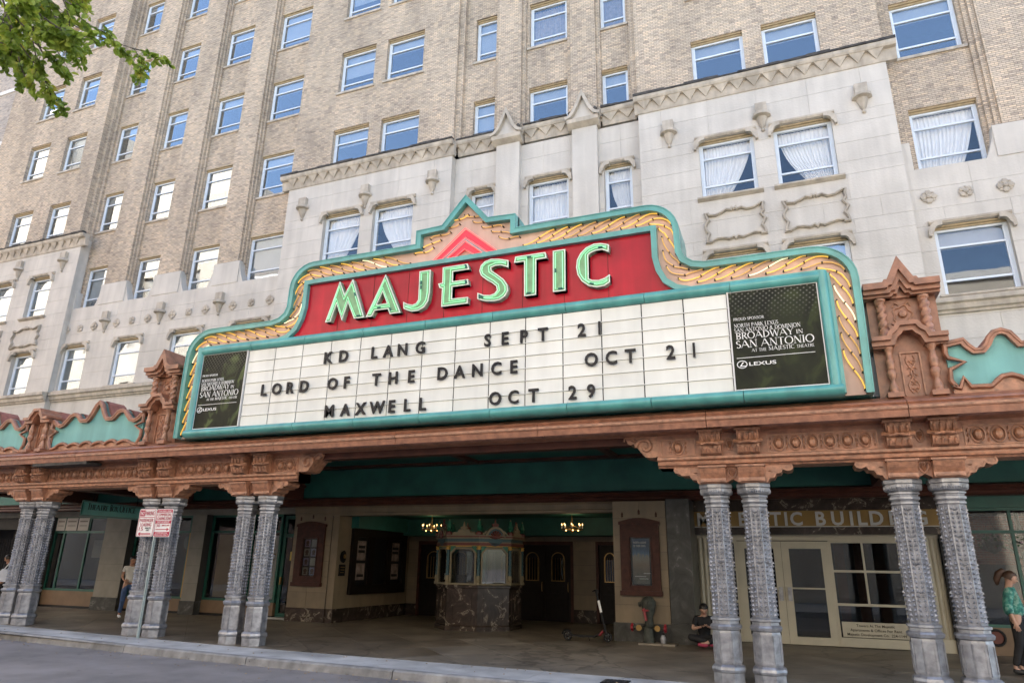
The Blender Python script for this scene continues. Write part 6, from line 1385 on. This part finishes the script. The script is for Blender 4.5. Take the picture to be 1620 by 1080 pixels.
    o = bpy.data.objects.new('mouth', MB().box(-.024, .024, -.083, -.07, -.058, -.048).xf(H).mesh('mouth', LIP)); C.objects.link(o); o.parent = t
    cap = MB(); n_ = 14; rings = [(.092, -.03, .035), (.095, .0, .03), (.096, .035, .022), (.088, .07, .012), (.062, .10, .008), (.02, .122, .004)]
    for r_, z_, yo in rings: pass
    cap.lathe([(r_, z_) for r_, z_, yo in rings], (0, .018, 0), n_, sy=1.12); cap.v = [(a_, b_ if (c_ > .055 or b_ > -.02) else max(b_, -.02), c_) for a_, b_, c_ in cap.v]
    for pts_, rr in hair: cap.tube(pts_, rr, 8)
    cap.xf(H); o = bpy.data.objects.new('hair', cap.mesh('hair', hairm, 80)); C.objects.link(o); o.parent = t
    for nm, m_, chain, ed, rad in clothes(J): skin(nm, chain, ed, rad, m_, t)
    for s_ in 'LR':
        a_, b_ = Vector(J['an'+s_]), Vector(J['toe'+s_]); d_ = (b_-a_); d_.z = 0; d_ = d_.normalized() if d_.length > .01 else Vector((0, -1, 0))
        sh_ = [a_+Vector((0, 0, -.02))-d_*.04, a_+Vector((0, 0, -.045))+d_*.03, b_+d_*.05]; skin('shoe', sh_, [(0, 1), (1, 2)], [.045, .05, .036], shoe, t)
    return t
def mk_clothes(top_m, leg_m, sleeve=1.0, loose=1.0, extra=None):
    def f(J):
        g = lambda k_: Vector(J[k_]); out = []
        V = [g('pelvis')-(g('spine')-g('pelvis'))*.15, g('spine'), g('chest'), g('chest')+(g('neck')-g('chest'))*.55]; E = [(0, 1), (1, 2), (2, 3)]; RR = [.142*loose, .128*loose, .138*loose, .085]
        for s_ in 'LR':
            i = len(V); V.append(g('sh'+s_)); RR.append(.062*loose); E.append((2, i))
            if sleeve > 1: V += [g('el'+s_), g('el'+s_).lerp(g('wr'+s_), sleeve-1)]; RR += [.056*loose, .052*loose]; E += [(i, i+1), (i+1, i+2)]
            else: V.append(g('sh'+s_).lerp(g('el'+s_), sleeve)); RR.append(.058*loose); E.append((i, i+1))
        out.append(('shirt', top_m, V, E, RR))
        V = [g('pelvis')+(g('spine')-g('pelvis'))*.15, g('pelvis')]; E = [(0, 1)]; RR = [.125, .135]
        for s_ in 'LR':
            i = len(V); V += [g('hip'+s_), g('kn'+s_), g('an'+s_)+(g('kn'+s_)-g('an'+s_))*.08]; RR += [.098, .070, .052]; E += [(1, i), (i, i+1), (i+1, i+2)]
        out.append(('trousers', leg_m, V, E, RR)); return out
    return f
JEAN = mat('blue_denim', (.045, .085, .19), .8, var=.25, scale=14); WTEE = mat('white_tshirt', (.62, .60, .56), .8, var=.08, scale=9); BLK_C = mat('black_cloth', (.012, .012, .014), .85, var=.3, scale=8)
m, n, l, b = new_mat('green_floral_cloth'); geo = n.new('ShaderNodeNewGeometry'); vz = n.new('ShaderNodeTexVoronoi'); vz.inputs['Scale'].default_value = 22; l.new(geo.outputs['Position'], vz.inputs['Vector']); nz = n.new('ShaderNodeTexNoise'); nz.inputs['Scale'].default_value = 14; l.new(geo.outputs['Position'], nz.inputs['Vector'])
r_ = ramp(n, l, nz.outputs['Fac'], [(.35, (.02, .12, .12)), (.5, (.05, .27, .22)), (.6, (.25, .45, .40)), (.75, (.04, .2, .17))]); l.new(r_.outputs['Color'], b.inputs['Base Color']); b.inputs['Roughness'].default_value = .8; FLORAL = m
WSHOE = mat('white_shoe', (.7, .7, .7), .6); KSHOE = mat('dark_shoe', (.02, .02, .02), .5); PSHOE = mat('pink_shoe', (.32, .03, .07), .5)
stand = lambda h: dict(pelvis=(0, 0, .93), spine=(0, 0, 1.08), chest=(0, .0, 1.28), neck=(0, .01, 1.43), head=(0, -.02, 1.50), face=(0, -1, .0),
    shL=(.165, .01, 1.35), elL=(.2, .06, 1.10), wrL=(.17, -.12, .98), hdL=(.14, -.20, .97), shR=(-.165, .01, 1.35), elR=(-.2, .04, 1.10), wrR=(-.17, -.14, 1.0), hdR=(-.12, -.21, 1.0),
    hipL=(.09, 0, .86), knL=(.1, -.08, .48), anL=(.09, .06, .09), toeL=(.1, -.1, .035), hipR=(-.09, 0, .86), knR=(-.09, .02, .48), anR=(-.09, .14, .1), toeR=(-.09, .02, .04))
ponyA = [([(0, .09, .03), (0, .14, -.0), (0, .16, -.10), (0, .15, -.22), (0, .13, -.30)], [.035, .05, .05, .04, .015])]
person('woman in white t-shirt and ripped blue jeans behind the column by the parking sign', (-20.72, -2.0, gz(-20.5, -2)), R(62), stand(0), SKIN_A, mk_clothes(WTEE, JEAN, .5), HAIRK, ponyA, WSHOE)
J = stand(0); J.update(elR=(-.2, .08, 1.08), wrR=(-.2, .02, .84), hdR=(-.2, 0, .76), palmR=(1, 0, 0), elL=(.2, -.05, 1.12), wrL=(.1, -.24, 1.2), hdL=(.06, -.26, 1.28))
ponyB = [([(0, .09, .06), (0, .14, .07), (0, .18, .0), (0, .18, -.12), (0, .15, -.2)], [.03, .05, .06, .05, .02])]
person('woman with a ponytail in green floral blouse and black trousers at the right edge', (3.98, -2.3, gz(3.9, -2.3)), R(78), J, SKIN_B, mk_clothes(FLORAL, BLK_C, 1.5, 1.28), HAIRB, ponyB, KSHOE)
J = dict(pelvis=(0, .05, .14), spine=(0, .06, .30), chest=(0, .0, .50), neck=(0, -.04, .64), head=(0, -.09, .70), face=(0, -1, -.75), shL=(.165, -.01, .56), elL=(.25, -.1, .34), wrL=(.08, -.28, .40), hdL=(.03, -.33, .42), palmL=(0, -.2, 1),
    shR=(-.165, -.01, .56), elR=(-.26, -.1, .34), wrR=(-.09, -.28, .40), hdR=(-.03, -.33, .42), palmR=(0, -.2, 1), hipL=(.1, .0, .13), knL=(.36, -.30, .22), anL=(-.02, -.44, .09), toeL=(-.16, -.46, .07), hipR=(-.1, 0, .13), knR=(-.36, -.30, .20), anR=(.06, -.36, .1), toeR=(.24, -.42, .07))
seated = person('woman in black with glasses sitting cross-legged on the floor looking at her phone', (-2.36, -.45, 0), R(12), J, SKIN_B, mk_clothes(BLK_C, BLK_C, .75, 1.05), HAIRK, [], PSHOE)
t = thing('phone', 'small black phone held in the hands of the seated woman', 'phone', (-2.33, -.85, .46)); part('body', MB().box(-.045, .045, -.006, .006, -.07, .07), BLACK, t, local=True); part('screen', MB().box(-.04, .04, .006, .008, -.06, .06), PAPER, t, local=True); t.rotation_euler = (R(-50), 0, R(12))
J = stand(0)
person('person mostly hidden behind the leftmost column carrying a light bag', (-27.5, -1.6, 0), R(-60), J, SKIN_A, mk_clothes(BLK_C, BLK_C, .8), HAIRK, ponyA, KSHOE)
t = thing('shoulder_bag', 'pale blue shoulder bag showing at the left edge beside the leftmost column', 'bag', (-26.85, -2.0, 1.0))
part('bag', MB().prism([(-27.35, 1.02), (-26.6, 1.0), (-26.72, 1.42), (-27.0, 1.45), (-27.2, 1.3)], -2.1, -1.85), mat('pale_blue_cloth', (.45, .50, .60), .8), t); part('strap', MB().tube([(-27.1, -1.98, 1.42), (-26.6, -1.98, 1.9), (-26.4, -1.98, 1.9)], .02, 5), WSHOE, t)
# a passer-by on the far pavement, mirrored in the booth window? left out: nothing of them shows directly

# dry leaves and scraps along the kerb
rl = random.Random(8); lm_ = MB()
for _ in range(260):
    x_ = rl.uniform(-22, 2); y_ = kerb_y(x_)-.17-abs(rl.gauss(0, .45)) if rl.random() < .8 else rl.uniform(-6.7, -5.9); z_ = (roadz(x_, y_) if y_ < -7 else gz(x_, y_))+.02; a_ = rl.uniform(0, 6.3); r_s = rl.uniform(.012, .035)
    if y_ >= -7 and y_ < kerb_y(x_): continue
    lm_.add([(x_+r_s*math.cos(a_), y_+r_s*math.sin(a_), z_), (x_+r_s*.5*math.cos(a_+1.6), y_+r_s*.5*math.sin(a_+1.6), z_+.012), (x_-r_s*math.cos(a_), y_-r_s*math.sin(a_), z_), (x_-r_s*.5*math.cos(a_+1.6), y_-r_s*.5*math.sin(a_+1.6), z_-.006)], [(0, 1, 2, 3)])
ll = part('leaf_litter', lm_, mat('dry_leaf', (.30, .22, .13), .8, var=.4, scale=9), None); ll['kind'] = 'stuff'; ll['label'] = 'dry leaves and scraps scattered along the kerb and gutter'; ll['category'] = 'leaves'
# electric scooter
t = thing('kick_scooter', 'black electric kick scooter parked on its stand left of the right pier', 'scooter', (-5.3, -.95, 0)); t.scale = (1/S,)*3
lp = lambda nm, mb_, m_, s_=None: part(nm, mb_, m_, t, s_, local=True)
lp('deck', MB().box(-.42, .18, -.07, .07, .09, .13).tube([(.16, 0, .11), (.34, 0, .2), (.40, 0, .27)], .025, 8), BLACK)
stm = lp('stem', MB().tube([(.44, 0, .14), (.40, 0, .30), (.22, 0, 1.05)], .024, 8), BLACK); lp('stem_label', MB().tube([(.325, 0, .62), (.265, 0, .87)], .029, 8), WHITE); lp('red_collar', MB().tube([(.27, 0, .14), (.36, 0, .23)], .028, 8), RC)
lp('handlebar', MB().tube([(.2, -.22, 1.07), (.22, -.1, 1.09), (.22, .1, 1.09), (.2, .22, 1.07)], .014, 7).box(.2, .27, -.03, .03, 1.03, 1.1).tube([(.2, -.12, 1.07), (.26, -.18, 1.04)], .006, 4), BLACK)
for x_ in (-.47, .46):
    w_ = lp('wheel', MB().tube([(x_+.085*math.cos(a), 0, .105+.085*math.sin(a)) for a in [2*PI*i/18 for i in range(18)]], .02, 7, True), BLACK, 60); o = lp('hub', MB().lathe([(.02, -.025), (.045, -.02), (.045, .02), (.02, .025)], (0, 0, 0), 10).xf(Matrix.Translation((x_, 0, .105)) @ Matrix.Rotation(R(90), 4, 'X')), BLACK)
    for k_ in range(5): a = 2*PI*k_/5; lp('spoke', MB().tube([(x_, 0, .105), (x_+.08*math.cos(a), 0, .105+.08*math.sin(a))], .006, 4), GALV)
lp('mudguard', MB().tube([(-.60, 0, .13), (-.55, 0, .21), (-.46, 0, .225), (-.40, 0, .19)], .02, 5), BLACK); lp('kickstand', MB().tube([(.02, 0, .1), (.03, .06, .01)], .008, 5), BLACK)

# ================================================================== TREE over the near pavement, its crown hanging into the top left corner
tree = thing('street_tree', 'leafy street tree with small green and yellowing leaves hanging into the top left corner', 'tree', (-13.5, -17.0, 0))
BARK = mat('tree_bark', (.05, .04, .03), .9, var=.4, scale=12, bump=.8, bscale=20)
rnd = random.Random(21)
lm, n, l, b = new_mat('tree_leaf'); oi = n.new('ShaderNodeNewGeometry'); nz = n.new('ShaderNodeTexNoise'); nz.inputs['Scale'].default_value = 4.5; nz.inputs['Detail'].default_value = 3; l.new(oi.outputs['Position'], nz.inputs['Vector'])
r_ = ramp(n, l, nz.outputs['Fac'], [(.3, (.09, .15, .02)), (.5, (.22, .32, .04)), (.62, (.34, .41, .06)), (.72, (.55, .45, .07))]); l.new(r_.outputs['Color'], b.inputs['Base Color']); b.inputs['Roughness'].default_value = .45
tr = n.new('ShaderNodeBsdfTranslucent'); l.new(r_.outputs['Color'], tr.inputs[0]); ms = n.new('ShaderNodeMixShader'); ms.inputs[0].default_value = .45; l.new(b.outputs[0], ms.inputs[1]); l.new(tr.outputs[0], ms.inputs[2]); l.new(ms.outputs[0], n['Material Output'].inputs['Surface'])
br = MB(); lv = MB()
def leaf(p, d, s_):
    d = d.normalized(); u = Vector((rnd.uniform(-1, 1), rnd.uniform(-1, 1), rnd.uniform(-.3, 1))).normalized(); sd_ = d.cross(u).normalized()*s_*.36; up_ = d.cross(sd_).normalized()*s_*.1
    lv.add([p, p+d*s_*.3+sd_+up_, p+d*s_*.72+sd_*.75+up_, p+d*s_, p+d*s_*.72-sd_*.75+up_, p+d*s_*.3-sd_+up_, p+d*s_*.5-up_*.3], [(0, 1, 6), (1, 2, 6), (2, 3, 6), (3, 4, 6), (4, 5, 6), (5, 0, 6)])
ENV = ([-11.3, -10.1, -9.7, -9.45, -9.25, -9.0, -8.8, -8.5, -8.3, -8.0], [9.0, 8.5, 8.35, 7.95, 8.0, 8.35, 8.1, 8.1, 8.35, 8.3])     # lower edge of the crown
def under(q):
    return interp(q.x, ENV[0], ENV[1])
def twig(p, d, L, r0, depth):
    pts = [p.copy()]; n_ = 6; q = p.copy(); dd = d.normalized()
    for i in range(n_):
        dd = (dd+Vector((rnd.gauss(0, .16), rnd.gauss(0, .16), rnd.gauss(-.05, .12)))).normalized(); q = q+dd*L/n_
        if q.z < under(q) or q.x > -7.85-(q.z-8.0)*.42: break
        pts.append(q.copy())
        if depth > 0 and i >= 1:
            for _ in range(2 if rnd.random() < .8 else 1): twig(q, (dd+Vector((rnd.uniform(-1, 1), rnd.uniform(-1, 1), rnd.uniform(-.9, .5)))).normalized(), min(.55, L*rnd.uniform(.18, .34)), r0*.5, depth-1)
        if depth <= 1:
            for _ in range(2 if rnd.random() < .25 else 1): leaf(q+dd*rnd.uniform(-.04, .04), dd*.5+Vector((rnd.uniform(-1, 1), rnd.uniform(-1, 1), rnd.uniform(-1, .4))), rnd.uniform(.08, .12))
    if len(pts) > 1: br.tube(pts, [r0*(1-.75*i/n_) for i in range(len(pts))], 5 if r0 > .02 else 3)
br.tube([(-13.5, -17.0, -.1), (-13.4, -16.9, 2), (-13.1, -16.6, 4.5), (-12.5, -16.2, 6.6), (-12.0, -15.9, 8.4)], [.24, .2, .17, .13, .09], 10)
base = Vector((-12.0, -15.9, 8.4))
tw = [((-13.35, -15.0, 12.2), (-9.55, -14.9, 9.24), 0, 2), ((-11.56, -15.3, 11.57), (-8.04, -15.4, 8.62), 0, 2), ((-11.17, -15.0, 10.94), (-8.2, -14.9, 8.59), 0, 2), ((-11.78, -15.2, 10.2), (-8.85, -15.3, 8.09), 0, 2), ((-9.71, -15.4, 10.22), (-7.01, -15.5, 7.99), 0, 2), ((-10.5, -14.9, 11.17), (-8.76, -14.8, 9.64), 0, 2), ((-10.76, -15.4, 9.31), (-8.67, -15.5, 7.74), 0, 1), ((-9.25, -15.1, 9.19), (-8.09, -15.0, 7.81), 0, 1), ((-8.57, -15.2, 9.09), (-7.09, -15.3, 7.64), 0, 1), ((-9.8, -15.0, 9.01), (-9.36, -14.9, 7.98), 0, 1), ((-8.67, -15.3, 8.3), (-8.01, -15.4, 7.43), 0, 1), ((-9.22, -15.5, 8.93), (-7.48, -15.6, 7.32), 0, 1), ((-11.57, -14.8, 10.76), (-10.32, -14.7, 9.42), 0, 2), ((-9.43, -15.6, 9.57), (-7.61, -15.7, 7.82), 0, 2), ((-9.21, -15.0, 9.84), (-7.9, -14.9, 8.13), 0, 1), ((-8.77, -15.2, 8.73), (-7.73, -15.3, 7.55), 0, 0), ((-9.5, -15.05, 8.54), (-9.25, -14.95, 7.93), 0, 0), ((-9.64, -14.87, 9.3), (-9.14, -14.61, 9.01), 0, 1), ((-12.18, -14.67, 10.78), (-10.72, -14.91, 9.63), 0, 1), ((-9.74, -15.19, 9.81), (-8.85, -15.36, 9.32), 0, 1), ((-10.48, -14.9, 9.26), (-9.67, -15.12, 8.48), 0, 1), ((-7.97, -15.9, 8.66), (-6.97, -16.07, 8.05), 0, 1), ((-7.55, -15.52, 8.15), (-6.97, -15.42, 7.85), 0, 1), ((-10.49, -15.0, 9.14), (-9.2, -15.12, 8.26), 0, 1), ((-9.01, -15.71, 9.17), (-8.96, -15.65, 9.08), 0, 1), ((-10.27, -15.46, 9.08), (-9.73, -15.47, 8.54), 0, 1), ((-10.5, -14.98, 9.9), (-9.58, -15.27, 8.88), 0, 1), ((-7.37, -15.88, 7.56), (-6.86, -15.83, 7.31), 0, 1), ((-10.22, -15.66, 9.84), (-9.62, -15.51, 9.68), 0, 1), ((-7.79, -15.45, 8.29), (-7.7, -15.29, 8.2), 0, 1), ((-11.24, -14.86, 9.81), (-10.91, -14.6, 9.91), 0, 1), ((-11.06, -15.11, 10.21), (-10.59, -14.85, 10.12), 0, 1), ((-8.88, -15.49, 9.12), (-8.25, -15.7, 8.67), 0, 1), ((-7.78, -15.69, 7.66), (-7.6, -15.67, 7.26), 0, 1), ((-10.08, -15.13, 10.01), (-9.12, -15.17, 9.41), 0, 1), ((-9.05, -15.86, 8.02), (-8.01, -16.08, 7.21), 0, 1), ((-8.82, -15.08, 8.55), (-8.09, -15.12, 8.24), 0, 1), ((-9.6, -15.52, 8.57), (-9.43, -15.31, 8.27), 0, 1), ((-8.11, -15.27, 8.86), (-7.27, -15.39, 8.27), 0, 1), ((-9.54, -15.41, 9.69), (-8.66, -15.33, 9.02), 0, 1), ((-8.39, -15.78, 8.63), (-8.44, -15.56, 8.54), 0, 1), ((-10.34, -14.89, 9.43), (-9.85, -14.74, 9.1), 0, 1), ((-9.05, -15.53, 8.58), (-8.72, -15.42, 8.25), 0, 1), ((-10.1, -15.06, 8.97), (-9.59, -15.03, 8.83), 0, 1), ((-9.89, -15.3, 9.11), (-9.39, -15.12, 8.82), 0, 1), ((-10.38, -14.94, 9.63), (-9.92, -14.74, 9.49), 0, 1), ((-9.4, -14.63, 9.51), (-8.52, -14.61, 9.0), 0, 1), ((-11.39, -14.68, 9.86), (-10.98, -14.55, 9.5), 0, 1), ((-9.63, -14.89, 10.19), (-8.87, -14.93, 9.56), 0, 1), ((-9.23, -15.07, 8.94), (-8.23, -15.28, 8.43), 0, 1), ((-8.71, -15.62, 8.47), (-7.53, -15.89, 7.61), 0, 1)]
mains = [(-13.35, -15.0, 12.2), (-11.56, -15.3, 11.57), (-11.17, -15.0, 10.94), (-11.78, -15.2, 10.2), (-9.71, -15.4, 10.22), (-10.5, -14.9, 11.17)]
for p_ in list(tw): pass
for a, b_, L_, dep in tw:
    a = Vector(a); b_ = Vector(b_); d = b_-a
    twig(a, d, d.length, .022 if dep > 1 else .014, dep)
for tgt in mains: br.tube([base, base.lerp(Vector(tgt), .5)+Vector((0, 0, .3)), Vector(tgt)], [.08, .05, .028], 7)
part('limbs', br, BARK, tree, 60); part('crown', lv, lm, tree, stuff=True)

# ------------------------------------------------------------------ survey units to metres, about the world origin
for o in list(sc.objects):
    if o.parent is None and o.type in {'MESH', 'EMPTY'}:
        o.location = o.location * S; o.scale = o.scale * S
for l_ in bpy.data.lights:
    if l_.type == 'POINT': l_.shadow_soft_size *= S
print('objects', len(sc.objects), 'ashlar', len(ASH))
